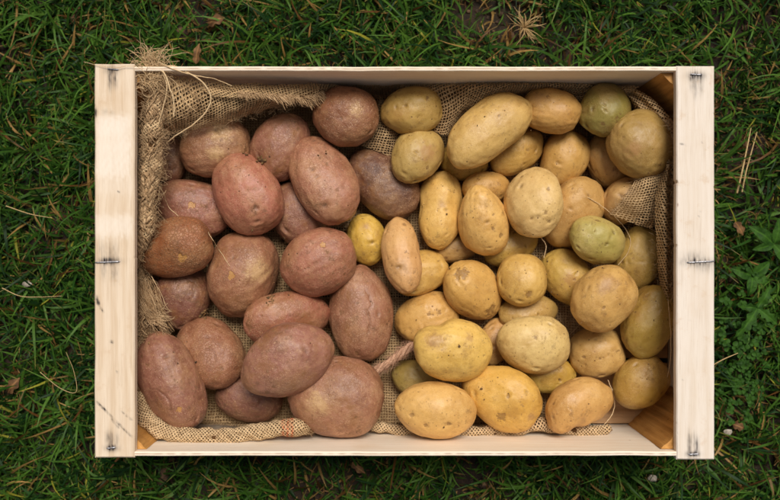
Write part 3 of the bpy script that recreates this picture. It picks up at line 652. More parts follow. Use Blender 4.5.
def patch(ctrl, nu, nv, amp=.0016, seed=0, mat=None, fold=0, name='flap', us=1):
    G = np.array([[W(*p) for p in row] for row in ctrl])
    A = crom(G, nu); B = crom(A.transpose(1, 0, 2), nv).transpose(1, 0, 2)    # nu x nv x 3
    du = np.linalg.norm(np.diff(B, axis=0), axis=2).mean(1); dv = np.linalg.norm(np.diff(B, axis=1), axis=2).mean(0)
    u = np.concatenate([[0], np.cumsum(du)]); v = np.concatenate([[0], np.cumsum(dv)])
    U, Vv = np.meshgrid(u, v, indexing='ij'); V = B.reshape(-1, 3); sh = .35
    N = np.cross(np.gradient(B, axis=0), np.gradient(B, axis=1)).reshape(-1, 3); N /= np.linalg.norm(N, axis=1)[:, None]+1e-12; N[N[:, 2] < 0] *= -1
    V = V+N*(amp*snoise(V, .03, 50+seed, 2)+fold*np.sin(Vv.ravel()*2*np.pi/.022+3*snoise(V, .06, 60+seed)))[:, None]
    return cmesh(name, V, grid_faces(nu, nv), mat or M_weave, np.stack([us*U.ravel()+sh*Vv.ravel(), Vv.ravel()], 1))
# back left flap turned over the potatoes
patch([[(158, 74, .120), (190, 78, .116), (235, 83, .105), (285, 85, .095), (320, 84, .084), (345, 85, .072)],
       [(160, 98, .121), (195, 97, .116), (238, 95, .108), (288, 93, .100), (318, 91, .086), (338, 91, .066)],
       [(163, 118, .112), (198, 114, .110), (240, 106, .103), (285, 99, .093), (312, 98, .076), (328, 100, .054)],
       [(166, 136, .092), (198, 129, .092), (238, 119, .085), (272, 109, .076), (298, 106, .062), (316, 110, .044)]], 60, 150, .0018, 1, fold=.0008)
# second layer with the frayed hem
patch([[(200, 84, .110), (245, 85, .106), (286, 85, .100), (318, 85, .090)],
       [(205, 92, .118), (248, 91, .113), (288, 91, .106), (319, 90, .094)],
       [(215, 97, .117), (255, 98, .113), (290, 99, .105), (318, 99, .092)]], 24, 90, .001, 2)
# back folds behind the yellow potatoes
patch([[(352, 84, .068), (400, 84, .068), (440, 83.5, .072), (480, 82.5, .078), (520, 82, .080), (560, 82.5, .078), (600, 84, .070), (640, 87, .078)],
       [(352, 86, .062), (398, 87, .062), (442, 92, .078), (480, 89, .086), (520, 86, .086), (560, 86.5, .080), (600, 86.5, .070), (632, 92, .082)],
       [(352, 90, .050), (396, 92, .046), (446, 112, .074), (474, 102, .080), (516, 92, .076), (556, 91, .064), (584, 100, .062), (626, 98, .072)],
       [(352, 98, .034), (396, 99, .034), (440, 134, .062), (462, 122, .056), (505, 102, .050), (552, 98, .040), (582, 114, .046), (624, 106, .050)]], 46, 200, .0010, 3, fold=.0005)
patch([[(380, 96, .050), (390, 104, .050), (400, 112, .044)], [(376, 112, .050), (388, 120, .058), (400, 126, .050)], [(372, 126, .052), (386, 134, .064), (398, 140, .054)], [(362, 146, .046), (380, 152, .054), (396, 160, .046)]], 50, 36, .001, 4)
# right back corner and right side
patch([[(618, 85, .070), (640, 91, .080), (662, 108, .090), (682, 140, .096), (692, 200, .098), (690, 250, .094), (688, 318, .080)],
       [(619, 87, .074), (639, 94, .088), (659, 113, .096), (675, 145, .102), (679, 200, .104), (678, 250, .098), (677, 318, .078)],
       [(621, 89, .068), (637, 98, .080), (656, 119, .090), (671, 150, .090), (672, 200, .088), (673, 250, .084), (673, 318, .062)],
       [(623, 93, .068), (635, 103, .084), (652, 126, .092), (667, 154, .094), (665, 200, .106), (666, 250, .100), (668, 318, .072)],
       [(627, 98, .050), (632, 110, .060), (646, 134, .064), (662, 160, .066), (655, 198, .092), (657, 250, .084), (662, 314, .050)]], 60, 190, .0010, 5, us=.5)
t = Tubes(); rg = np.random.default_rng(12); q = crom(np.array([W(*p) for p in [(676, 176, .104), (675, 200, .104), (674, 250, .100), (675, 300, .086)]]), 300)
for k in range(420):
    p0 = q[int(rg.uniform(0, 299))]+rg.normal(size=3)*.0016; d = np.array([rg.uniform(-.7, .3), rg.normal()*.8, .1])*.005; t.add([p0, p0+d*.5+rg.normal(size=3)*.0008, p0+d], rg.uniform(.0002, .0006), 3, .4, rg.uniform(0, .7))
t.build('fringe', M_jute, cloth).location = -CL
# tongue over the pale brown potato
patch([[(640, 168, .078), (650, 166, .084), (664, 168, .082)], [(632, 186, .080), (646, 186, .090), (662, 188, .084)], [(622, 200, .078), (638, 206, .086), (658, 210, .078)], [(609, 214, .066), (630, 222, .070), (652, 230, .060)]], 56, 40, .0014, 6)
def roll(path, rad, name='rolled_hem', mat=None, flat=.8, sides=28, n=220, dye=None, lump=.0021, seed=0):
    Pp = crom(np.array([W(*p) for p in path]), n); rr_ = crom(np.array(rad, float)[:, None], n)[:, 0]
    T = np.gradient(Pp, axis=0); T /= np.linalg.norm(T, axis=1)[:, None]; A = np.cross(T, [0, 0, 1.0]); A /= np.linalg.norm(A, axis=1)[:, None]; B = np.cross(A, T)
    a = np.arange(sides+1)*2*np.pi/sides
    V = (Pp[:, None]+rr_[:, None, None]*(np.cos(a)[None, :, None]*A[:, None]+flat*np.sin(a)[None, :, None]*B[:, None]))
    Nn = (np.cos(a)[None, :, None]*A[:, None]+np.sin(a)[None, :, None]*B[:, None]).reshape(-1, 3); V = V.reshape(-1, 3)
    V = V+Nn*(lump*snoise(V, .02, 70+seed, 2))[:, None]
    L = np.concatenate([[0], np.cumsum(np.linalg.norm(np.diff(Pp, axis=0), axis=1))]); U, K = np.meshgrid(L, a*np.mean(rr_), indexing='ij')
    at = None
    if dye is not None:
        X = 390+V[:, 0]*850/(HC-V[:, 2]); at = {'dye': sum(np.exp(-((X-d)/1.6)**2) for d in dye)*.8}
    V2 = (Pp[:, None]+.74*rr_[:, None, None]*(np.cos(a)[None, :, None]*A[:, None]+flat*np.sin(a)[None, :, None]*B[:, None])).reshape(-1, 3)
    cmesh('rolled_shade_core', V2, grid_faces(n, sides+1), M_core_shade, attrs={'tone': 0*V2[:, 0]+.5})  # added inner tube: shade of the inner layers painted dark behind the weave holes
    return cmesh(name, V, grid_faces(n, sides+1), mat or M_weave2, np.stack([.74*(U.ravel()+K.ravel()), .74*(U.ravel()-K.ravel())], 1), at)
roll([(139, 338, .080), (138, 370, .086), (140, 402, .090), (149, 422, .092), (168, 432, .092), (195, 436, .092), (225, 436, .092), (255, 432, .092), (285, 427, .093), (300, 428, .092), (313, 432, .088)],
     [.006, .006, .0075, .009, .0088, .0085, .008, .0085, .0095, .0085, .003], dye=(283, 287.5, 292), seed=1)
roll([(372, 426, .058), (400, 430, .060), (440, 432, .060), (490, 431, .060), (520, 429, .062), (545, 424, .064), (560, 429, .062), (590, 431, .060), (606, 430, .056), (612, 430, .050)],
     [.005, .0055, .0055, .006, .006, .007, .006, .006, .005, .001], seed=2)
# frayed selvedge at the left
FR = [(158, 68, .126), (156, 100, .120), (153, 135, .114), (152, 165, .110), (148, 195, .108), (147, 225, .104), (141, 248, .088), (139, 270, .064), (142, 290, .078), (146, 305, .088), (142, 325, .082), (139, 345, .074)]
FRr = [.0068, .0085, .0105, .0105, .0085, .008, .006, .006, .008, .010, .007, .005]
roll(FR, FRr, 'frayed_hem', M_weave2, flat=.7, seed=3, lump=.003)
fp = crom(np.array([W(*p) for p in FR]), 400); fr = crom(np.array(FRr)[:, None], 400)[:, 0]
t = Tubes(); rg = np.random.default_rng(11)
for k in range(330):                          # thick plaited ends in chevrons
    i = int(rg.uniform(0, 399)); c0 = fp[i]; r0 = fr[i]; a = rg.uniform(.1, math.pi-.1); off = math.cos(a)*r0; up = math.sin(a)*r0*.75
    d = np.array([np.sign(off)*rg.uniform(.3, 1.1)*(-1), rg.uniform(-1.5, -.6), 0])*.0062*rg.uniform(.7, 1.5)
    p0 = c0+[off, 0, up]; w = np.array([rg.normal()*.0006, 0, rg.uniform(.0004, .002)])
    t.add([p0, p0+d*.35+w, p0+d*.7+w*1.1, p0+d-[0, 0, .0006]], rg.uniform(.0006, .0012), 5, .5, rg.uniform(.25, 1))
for c_ in (-1, 1, 0):                          # plaited edge: paired lobes laid in order down the hem
    for i in range(110, 250, 7):
        i = i+int(rg.uniform(0, 5)); c0 = fp[i]; r0 = fr[i]; o_ = c_*r0*rg.uniform(.35, .7); top = r0*.7*math.sqrt(max(0, 1-(c_*.55)**2))
        d = np.array([-c_*.0042+rg.normal()*.0022, -.0068*rg.uniform(.6, 1.4), rg.normal()*.0006]); p0 = c0+[o_+c_*.001, .002, top]
        t.add(crom([p0, p0+d*.4+[0, 0, .0014], p0+d*.8+[0, 0, .0008], p0+d*1.1-[0, 0, .0012]], 7), np.array([.0007, .0014, .0017, .0016, .0013, .001, .0006])*rg.uniform(.8, 1.15), 7, 1, rg.uniform(.55, 1))
for k in range(1300):                         # loose hairs
    i = int(rg.uniform(0, 399)); c0 = fp[i]; r0 = fr[i]; a = rg.uniform(-.2, math.pi+.2); p0 = c0+[math.cos(a)*r0, 0, math.sin(a)*r0*.75]
    d = np.array([math.cos(a)*.8+rg.normal()*.6, rg.normal()*.9, abs(rg.normal())*.35]); d *= rg.uniform(.004, .015)/np.linalg.norm(d)
    w = rg.normal(size=3)*.0026; t.add(crom([p0, p0+d*.4+w, p0+d*.75+w[[1, 0, 2]]*1.3, p0+d], 8), rg.uniform(.00014, .00028), 3, .4, rg.uniform(.5, 1))
t.build('fringe', M_jute, cloth).location = -CL
# frayed hem of the back flap
t = Tubes(); hp = crom(np.array([W(*p) for p in [(238, 95, .118), (250, 96, .117), (268, 97, .113), (292, 98, .108), (308, 99, .100), (322, 95, .090)]]), 300)
for k in range(430):
    i = int(rg.uniform(0, 299)); p0 = hp[i]+[0, rg.uniform(-.001, .004), rg.uniform(0, .001)]; long = .7 if i < 130 else 1.6
    d = np.array([rg.uniform(.1, 1.0), rg.uniform(-1.2, -.2), -.25])*.0045*rg.uniform(.6, 1.5)*long; w = rg.normal(size=3)*.0007
    t.add([p0, p0+d*.5+w+[0, 0, .0008], p0+d], rg.uniform(.00025, .0008), 4, .3, rg.uniform(.3, 1))
t.build('fringe', M_jute, cloth).location = -CL
# hairs along the other hems
t = Tubes()
for path, n_, ln in (([(670, 120, .110), (676, 160, .111), (675, 200, .109), (676, 250, .103), (675, 300, .088)], 420, .005), ([(653, 198, .082), (655, 250, .074), (659, 310, .052)], 110, .004), ([(610, 213, .07), (628, 192, .082), (640, 168, .08)], 70, .004),
                    ([(139, 340, .086), (140, 405, .098), (168, 432, .099), (225, 436, .099), (285, 427, .1), (312, 432, .092)], 240, .004), ([(372, 425, .051), (490, 431, .054), (612, 428, .052)], 180, .0035), ([(166, 136, .093), (238, 119, .086), (305, 103, .07)], 160, .005),
                    ([(436, 130, .062), (492, 110, .062), (548, 99, .062), (628, 106, .064)], 110, .004), ([(178, 84, .122), (200, 100, .122), (180, 118, .117)], 60, .008)):
    q = crom(np.array([W(*p) for p in path]), 300)
    for k in range(n_):
        p0 = q[int(rg.uniform(0, 299))]+rg.normal(size=3)*.0015; d = rg.normal(size=3)*[1, 1, .4]; d *= ln*rg.uniform(.6, 2)/np.linalg.norm(d); w = rg.normal(size=3)*.001
        t.add([p0, p0+d*.5+w, p0+d], rg.uniform(.00012, .00026), 3, .4, rg.uniform(.5, 1))
t.build('fringe', M_jute, cloth).location = -CL
# tuft hanging out over the back board and the bristly end lower down
t = Tubes()
for k in range(230):
    p0 = W(rg.normal(150, 4.5), rg.uniform(58, 90), .132)+[0, 0, rg.uniform(-.006, .003)]
    a = rg.normal(1.7, .55) if k % 3 else rg.uniform(-1.2, .9); L = rg.uniform(.006, .028); cu = rg.normal()*4; q = [p0]; hd = a
    for s_ in range(7):
        hd += cu/7*rg.uniform(.3, 1.2); q.append(q[-1]+np.array([math.cos(hd), math.sin(hd), rg.normal()*.3])*L/6)
    t.add(crom(q, 16), rg.uniform(.00016, .00045), 4, .4, rg.uniform(.3, 1))
t.build('fringe', M_pale, cloth).location = -CL; t = Tubes()
for k in range(330):
    s_ = rg.normal(); a_ = rg.uniform(0, 1); L_ = rg.uniform(.25, .6); f0 = lambda q: W(140+22*q**1.3+5.5*s_*(1-.45*q), 280+44*q-2.5*s_, .080+.016*math.sin(2.6*min(q, 1))+.0016*rg.normal())
    p0, p1, p2 = f0(a_*.75), f0(a_*.75+L_/2), f0(a_*.75+L_); j_ = rg.normal(size=3)*.0028*(.4+a_)
    t.add(crom([p0, p1+rg.normal(size=3)*.0014, p2+j_], 9), rg.uniform(.0002, .00055), 4, .35, rg.uniform(0, 1))
for k in range(90):
    p0 = W(rg.normal(154, 3.5), rg.normal(316, 4), .094); a = rg.normal(-.35, .5); L = rg.uniform(.006, .016); d = np.array([math.cos(a), math.sin(a), .15])*L
    t.add(crom([p0, p0+d*.5+rg.normal(size=3)*.0012, p0+d+rg.normal(size=3)*.001], 6), rg.uniform(.0003, .0006), 4, .4, 1)
for k in range(160):
    p0 = W(rg.normal(140, 3), rg.uniform(335, 400), .092); a = rg.uniform(-1.2, .8); L = rg.uniform(.003, .009); d = np.array([math.cos(a), math.sin(a), .2])*L
    t.add([p0, p0+d*.5+rg.normal(size=3)*.001, p0+d], rg.uniform(.0002, .0006), 4, .3, rg.uniform(0, .8))
for k in range(110):
    p0 = W(rg.normal(146, 4), rg.normal(335, 5), .084); a = rg.uniform(-1, 1.3); L = rg.uniform(.005, .012); d = np.array([math.cos(a), -math.sin(a), .1])*L
    t.add([p0, p0+d*.5+rg.normal(size=3)*.0015, p0+d], rg.uniform(.0002, .0007), 4, .3, rg.uniform(0, .7))
t.build('fringe', M_jute, cloth).location = -CL
# single loose threads
def thread(pts, r, mat=M_pale, drape=False):
    q = crom(np.array([W(*p) for p in pts]), 70)
    if drape:
        ray = q[:, :2]/(HC-q[:, 2])[:, None]; z = q[:, 2].copy()
        for it in range(4): z = np.array([heap(*(r_*(HC-zz))) for r_, zz in zip(ray, z)])
        for _ in range(60): z[1:-1] = np.maximum(z[1:-1], .5*z[1:-1]+.25*(z[2:]+z[:-2]))
        z += .0017; q = np.column_stack([ray*(HC-z)[:, None], z])
    q += np.stack([snoise(q, .012, 90, 2), snoise(q, .012, 91, 2), 0*q[:, 0]], 1)*.0004
    t = Tubes(); t.add(q, r, 5, .8, 1); t.build('loose_thread', mat, cloth).location = -CL
thread([(150, 72, .132), (172, 66, .136), (190, 74, .134), (204, 84, .130), (211, 98, .126), (206, 112, .122), (194, 124, .118), (178, 134, .112), (166, 143, .104)], .0009)
thread([(154, 70, .134), (163, 72, .136), (170, 88, .132), (174, 104, .127), (174, 117, .124)], .0011)
thread([(160, 68, .134), (167, 86, .132), (163, 108, .126), (157, 128, .122)], .0008)
thread([(158, 62, .14), (176, 70, .137), (196, 76, .132), (214, 79, .126), (232, 86, .120)], .0006)
thread([(176, 84, .127), (184, 100, .124), (196, 112, .121)], .0004)
thread([(150, 80, .136), (140, 68, .141), (128, 66, .141), (112, 68, .141), (84, 62, .139)], .0003)
thread([(155, 182, .112), (163, 192, .10), (168, 206, .08), (176, 214, .08), (184, 219, .075)], .00045)
thread([(160, 186, .1), (158, 200, .1), (154, 208, .1)], .0004)
thread([(208, 232, .08), (214, 242, .08), (222, 254, .08), (230, 266, .08)], .00035, drape=True)
thread([(563, 190, .08), (585, 196, .08), (604, 208, .08), (620, 222, .08), (630, 238, .08), (628, 252, .08), (618, 265, .08)], .00038, drape=True)
thread([(567, 338, .05), (574, 330, .05), (582, 322, .05)], .0005, drape=True)
thread([(608, 380, .06), (614, 396, .05), (613, 412, .045), (603, 426, .05)], .00055)
thread([(668, 300, .09), (671, 340, .08), (669, 370, .07), (664, 386, .06)], .0004)
thread([(540, 236, .05), (546, 246, .05), (544, 258, .05)], .0005)
# twisted frayed cord between the red and the yellow ones
cp = crom(np.array([W(*p) for p in [(366, 379, .048), (378, 370, .052), (390, 362, .056), (402, 352, .056), (414, 345, .050), (424, 346, .042)]]), 90)
T = np.gradient(cp, axis=0); T /= np.linalg.norm(T, axis=1)[:, None]; A = np.cross(T, [0, 0, 1]); B = np.cross(A, T)
t = Tubes()
for s in range(4):
    ph = s*math.pi/2+np.linspace(0, 15, 90); rr_ = .0022+.0006*np.sin(np.linspace(0, 9, 90)+s)
    t.add(cp+1.35*rr_[:, None]*(np.cos(ph)[:, None]*A+np.sin(ph)[:, None]*B), .0022, 7, 1, .7+.1*s)
for k in range(480):
    i = int(rg.uniform(0, 89)); a = rg.uniform(0, 6.28); p0 = cp[i]+.0048*(math.cos(a)*A[i]+math.sin(a)*B[i]); d = (math.cos(a)*A[i]+math.sin(a)*B[i]+T[i]*rg.normal())*rg.uniform(.002, .006)
    t.add([p0, p0+d*.6+rg.normal(size=3)*.0008, p0+d], .0002, 3, .4, rg.uniform(.5, 1))
for k in range(70):
    p0 = cp[84]+rg.normal(size=3)*.0015; a = rg.normal(.9, .8); d = np.array([math.cos(a), math.sin(a), .2])*rg.uniform(.005, .013)
    t.add([p0, p0+d*.5+rg.normal(size=3)*.001, p0+d], .0003, 3, .4, rg.uniform(.5, 1))
t.build('frayed_cord', M_pink, cloth).location = -CL

# ------------------------------------------------------------------ grass
FX0, FX1, FY0, FY1 = -.300, .328, YB-.004, YT+.004
BARE = [(200, 14, 26, .8), (222, 40, 16, .6), (506, 30, 28, .85), (470, 6, 20, .5), (742, 150, 22, .8), (735, 178, 16, .7), (14, 385, 16, .8), (10, 55, 14, .6), (735, 415, 20, .7), (745, 455, 14, .5), (330, 480, 34, .6), (395, 470, 20, .6), (720, 250, 14, .6), (90, 180, 10, .6), (60, 65, 12, .4), (320, 50, 12, .4), (600, 35, 10, .4), (88, 20, 14, .5), (715, 45, 10, .4), (40, 250, 12, .5), (35, 110, 12, .5), (80, 245, 10, .4), (490, 482, 15, .4), (210, 475, 14, .4)]
def bare(x, y):
    X = 390+x*850/HC; Y = 250-y*850/HC; s = np.zeros(len(x))
    for (cx, cy, r, k) in BARE: s = np.maximum(s, k*np.exp(-((X-cx)**2+(Y-cy)**2)/r**2))
    n = snoise(np.stack([x, y, 0*x], 1), .16, 77, 2); return np.clip(1.05*s+.45*np.clip(n-.4, 0, 1), 0, 1)
def blades(n, ext, lens, wid, seed, hole, tuft=.018, clump=True, flat=(25, 80), cols=None, dens=True, name='grass', straw=.06):
    r = np.random.default_rng(seed); x0, x1, y0, y1 = ext
    nc = max(1, n//11); tx, ty = r.uniform(x0, x1, nc), r.uniform(y0, y1, nc)
    ti = r.integers(0, nc, n); x = tx[ti]+r.normal(0, tuft, n)*.55; y = ty[ti]+r.normal(0, tuft, n)*.55
    tsz = r.uniform(.65, 1.25, nc)[ti]; tcol = r.normal(0, 1, nc)[ti]; taz = r.uniform(0, 2*np.pi, nc)[ti]
    az = np.arctan2(y-ty[ti], x-tx[ti])+r.normal(0, .8, n); az = np.where(r.uniform(size=n) < .45, taz+r.normal(0, .5, n), az)
    b = bare(x, y); keep = ~((x > FX0)&(x < FX1)&(y > FY0)&(y < FY1))
    if hole: keep &= ~((x > hole[0])&(x < hole[1])&(y > hole[2])&(y < hole[3]))
    if dens: keep &= r.uniform(size=n) > b*1.05
    x, y, az, tsz, tcol, b = (q[keep] for q in (x, y, az, tsz, tcol, b)); n = len(x)
    L = r.uniform(*lens, n)*tsz*(1-.45*b); w0 = r.uniform(*wid, n)
    th0 = np.radians(r.uniform(4, 35, n)); th1 = np.radians(r.uniform(*flat, n))+th0
    # bend blades away from the crate's walls
    tipx, tipy = x+np.cos(az)*L*.8, y+np.sin(az)*L*.8
    hit = (tipx > FX0-.002)&(tipx < FX1+.002)&(tipy > FY0-.002)&(tipy < FY1+.002)
    near = hit & (r.uniform(size=n) < 1.0)
    dx0, dx1, dy0, dy1 = FX0-x, x-FX1, FY0-y, y-FY1; D = np.stack([dx0, dx1, dy0, dy1], 1); side = D.argmax(1)
    base = np.array([math.pi, 0, -math.pi/2, math.pi/2])[side]; gap = D.max(1)
    az = np.where(near, base+r.uniform(-1.45, 1.45, n), az)
    K = 6; tt = np.linspace(0, 1, K); th = th0[:, None]+(th1-th0)[:, None]*tt**.9
    seg = L[:, None]/(K-1); cz = np.cumsum(np.cos(th)*seg, 1)-np.cos(th[:, :1])*seg; ch = np.cumsum(np.sin(th)*seg, 1)-np.sin(th[:, :1])*seg
    azk = az[:, None]+r.normal(0, .35, n)[:, None]*tt
    px = x[:, None]+np.cos(azk)*ch; py = y[:, None]+np.sin(azk)*ch; pz = np.maximum(gz(x, y)[:, None]-.002+cz, gz(x, y)[:, None]+.0005+.0*cz)
    wk = w0[:, None]*np.array([.7, 1, 1, .85, .55, .08])[None]/2; sx, sy = -np.sin(azk), np.cos(azk); tilt = r.normal(0, .45, n)[:, None]*(1+0*tt)
    Lf = np.stack([px+sx*wk, py+sy*wk, pz+tilt*wk], -1); Rt = np.stack([px-sx*wk, py-sy*wk, pz-tilt*wk], -1)
    V = np.stack([Lf, Rt], 2).reshape(-1, 3); k = np.arange(K-1)
    f1 = np.stack([2*k, 2*k+1, 2*k+3, 2*k+2], 1); F = (f1[None]+(np.arange(n)*2*K)[:, None, None]).reshape(-1, 4)
    G = lin((34, 72, 18)); G2 = lin((84, 122, 42)); G3 = lin((14, 46, 16)); Yl = lin((150, 146, 50)); St = lin((172, 134, 78)); Br = lin((96, 60, 30))
    m = r.uniform(size=n)[:, None]; col = G+(G2-G)*np.clip(.35+.3*tcol[:, None]+.35*r.normal(size=(n, 1)), 0, 1); col = np.where(tcol[:, None]+.6*r.normal(size=(n, 1)) < -.6, G3*(.8+.5*m), col)
    u = r.uniform(size=n); k1 = (u < straw*(1+5*b)); k2 = (u > 1-straw*1.1); k3 = (u > 1-.03-.16*b)
    col[k2] = Yl*(.7+.5*m[k2]); col[k1] = St*(.5+.6*m[k1]); col[k3] = Br*(.5+.8*m[k3])
    cc = np.repeat(col[:, None], 2*K, 1); tk = np.repeat(tt, 2)[None, :, None]
    cc = cc*(1-.0*tk)+(lin((120, 122, 66))*.6-cc)*(.35*(1-tk)**3); tipd = (r.uniform(size=n) < .22)[:, None, None]*np.clip(tk-.82, 0, 1)*4
    cc = cc+(lin((176, 150, 84))-cc)*np.clip(tipd, 0, .8)
    return V, F, cc.reshape(-1, 3)
MG = grass_mat()
def build_grass(specs, name, label):
    vs, fs, cs, n = [], [], [], 0
    for sp in specs:
        v, f, c = blades(**sp); vs.append(v); fs.append(f+n); cs.append(c); n += len(v)
    o = mesh(name, np.concatenate(vs), np.concatenate(fs), MG, attrs={'col': np.concatenate(cs)}); return tag(o, label, 'grass', kind='stuff')
near_ext = (-.62, .62, -.44, .44)
build_grass([dict(n=30000, ext=near_ext, lens=(.012, .030), wid=(.0010, .0022), seed=1, hole=None, straw=.09, flat=(15, 75)),
             dict(n=29000, ext=near_ext, lens=(.022, .052), wid=(.0014, .0031), seed=2, hole=None, flat=(30, 95), straw=.045),
             dict(n=8000, ext=near_ext, lens=(.040, .068), wid=(.0018, .0034), seed=3, hole=None, flat=(45, 100), straw=.03),
             dict(n=60000, ext=(-2.2, 2.2, -2.0, 2.0), lens=(.03, .07), wid=(.003, .006), seed=4, hole=near_ext, tuft=.04)],
            'grass', 'short dark green lawn grass growing all round the crate')
# dry straw and thatch lying between the blades
def thatch():
    r = np.random.default_rng(21); n = 1300; t = Tubes(); x = r.uniform(-.5, .5, n*4); y = r.uniform(-.33, .33, n*4); b = bare(x, y)
    ok = ~((x > FX0-.012)&(x < FX1+.012)&(y > FY0-.012)&(y < FY1+.012))&(r.uniform(size=n*4) < .16+b); x, y = x[ok][:n], y[ok][:n]; z = gz(x, y)
    for i in range(len(x)):
        a = r.uniform(0, 6.28); L = r.uniform(.003, .016); d = np.array([math.cos(a), math.sin(a), 0])*L
        p = np.array([x[i], y[i], z[i]+r.uniform(.001, .012)]); k = np.array([-d[1], d[0], 0])*r.normal()*.3
        q = [p-d*.5, p+k+[0, 0, r.uniform(0, .003)], p+d*.5]
        if any(FX0-.002 < w[0] < FX1+.002 and FY0-.002 < w[1] < FY1+.002 for w in q): continue
        t.add(q, r.uniform(.0003, .0009), 3, .5, r.uniform(0, 1))
    return tag(t.build('dry_thatch', jute_mat('dry_straw', rgb(168, 134, 86), rgb(92, 62, 38))), 'dead brown and straw coloured bits lying between the grass blades', 'thatch', kind='stuff')
thatch()
def crumbs():
    r = np.random.default_rng(23); n = 2600; x = r.uniform(-.52, .52, n*5); y = r.uniform(-.34, .34, n*5); b = bare(x, y)
    ok = ~((x > FX0)&(x < FX1)&(y > FY0)&(y < FY1))&(r.uniform(size=n*5) < .1+1.2*b); x, y = x[ok][:n], y[ok][:n]; z = gz(x, y); n = len(x)
    bm = bmesh.new(); bmesh.ops.create_icosphere(bm, subdivisions=2, radius=1); v0 = np.array([v.co[:] for v in bm.verts]); f0 = np.array([[v.index for v in f.verts] for f in bm.faces]); bm.free()
    s = r.lognormal(math.log(.0016), .5, n); V = v0[None]*(1+.28*r.normal(size=(n, len(v0), 1)))*(s[:, None, None]*r.uniform(.6, 1.3, (n, 1, 3)))+np.stack([x, y, z+s*.3], 1)[:, None]
    m = M('soil_crumb'); p = m.n('ShaderNodeTexCoord').outputs['Object']; m.set(m.b.inputs['Base Color'], m.mix(m.sm(m.noise(p, 160, 4), .3, .7), rgb(48, 33, 22), rgb(110, 84, 58))); m.set(m.b.inputs['Roughness'], .95)
    return tag(mesh('soil_crumbs', V.reshape(-1, 3), (f0[None]+(np.arange(n)*len(v0))[:, None, None]).reshape(-1, 3), m.mat), 'brown crumbs of soil on the bare spots between the grass', 'soil', kind='stuff')
crumbs()

# ------------------------------------------------------------------ weeds, stalks, dead leaves
def leaf_mat(name, c1, c2):
    m = M(name); p = m.n('ShaderNodeTexCoord').outputs['Object']; c = m.mix(m.sm(m.noise(p, 120, 4, .6), .3, .7), c1, c2)
    c = m.mix(m.attr('rib'), c, tuple(np.array(c2)*[1.5, 1.45, 1.3, 1])); m.set(m.b.inputs['Base Color'], c); m.set(m.b.inputs['Roughness'], .6); m.set(m.b.inputs['Specular IOR Level'], .12)
    m.set(m.b.inputs['Normal'], m.bump(m.noise(p, 400, 3), .5, .001)); return m.mat
ML = leaf_mat('weed_leaf', rgb(28, 56, 14), rgb(52, 86, 26)); MD = leaf_mat('dead_leaf', rgb(72, 50, 32), rgb(124, 92, 60))
def leaf(name, px, py, ang, L, wd_, z, mat, parent=None, lobes=0, curl=.25, seed=0):
    n, m_ = 26, 11; u = np.linspace(0, 1, n); v = np.linspace(-1, 1, m_); U, Vv = np.meshgrid(u, v, indexing='ij')
    wprof = np.sin(np.pi*np.clip(U, .0, 1)**.75)**.8*(1+(.28*np.sin(U*lobes*6.28) if lobes else 0))+.04*(1-U)
    X = U*L; Y = Vv*wprof*wd_/2; Z = .22*np.abs(Y)*1.0+L*curl*np.sin(np.pi*U)*.5; q = np.stack([X, Y, Z], -1).reshape(-1, 3)
    q[:, 2] += .0012*snoise(q, .012, 80+seed, 2)
    c, s = math.cos(R(-ang)), math.sin(R(-ang)); q[:, :2] = q[:, :2]@np.array([[c, s], [-s, c]]); w = W(px, py, z)
    top = q; V = np.concatenate([top, top-[0, 0, .0004]]); f = grid_faces(n, m_); f = np.concatenate([f[:, ::-1], f+len(top)])
    rib = np.tile(np.exp(-(Vv.ravel()/.12)**2)*.8, 2)
    return mesh(name, V+(w if parent is None else w-np.array(parent.location)), f, mat, parent, attrs={'rib': rib})
def weed(label, base, leaves, seed):
    e = tag(empty('broadleaf_weed', tuple(W(*base))), label, 'weed')
    for k, (ang, L, wd_, lob) in enumerate(leaves): leaf('leaf', base[0], base[1], ang, L, wd_, base[2], ML, e, lob, .3, seed+k)
weed('broad leaved green weed with smooth oval leaves in the grass right of the crate', (774, 244, .022), [(-145, .036, .014, 0), (-80, .030, .012, 0), (165, .026, .010, 0), (60, .030, .012, 0)], 1)
weed('green weed with long toothed leaves reaching down beside the lower right of the crate', (757, 308, .026), [(128, .044, .011, 4), (185, .022, .008, 3), (40, .030, .010, 4), (-60, .030, .010, 4)], 7)
weed('small green weed between the oval leaved one and the toothed one', (752, 276, .016), [(200, .026, .014, 0), (100, .024, .012, 0), (-40, .026, .013, 0), (20, .020, .012, 0)], 12)
# clover patch
t_v, t_f, n0 = [], [], 0; r = np.random.default_rng(31)
for k in range(130):
    px_, py_ = r.normal(734, 17), r.normal(362, 34)
    if px_ < 722-6*(k % 2): continue
    w = W(px_, py_, .016+r.uniform(-.004, .012)); a0 = r.uniform(0, 6.28)
    for j in range(3):
        a = a0+j*2.09; s = r.uniform(.0018, .0032); th = np.linspace(0, 2*np.pi, 11)[:-1]; cx_, cy_ = w[0]+math.cos(a)*s, w[1]+math.sin(a)*s
        ring = np.stack([cx_+s*np.cos(th)*.95, cy_+s*np.sin(th)*.95, w[2]+.0008*np.cos(th*2+a)+.0004], 1); V = np.concatenate([ring, ring-[0, 0, .0003], [[cx_, cy_, w[2]-.0003]], [[cx_, cy_, w[2]-.0007]]])
        i = np.arange(10); i2 = (i+1) % 10; F = np.concatenate([np.stack([i, i2, i*0+20], 1), np.stack([i2+10, i+10, i*0+21], 1)]); t_v.append(V); t_f.append(F+n0); n0 += len(V)
V = np.concatenate(t_v); tag(mesh('clover', V, np.concatenate(t_f), ML, attrs={'rib': 0*V[:, 0]}), 'patch of tiny round clover leaves by the lower right rail', 'clover', kind='stuff')
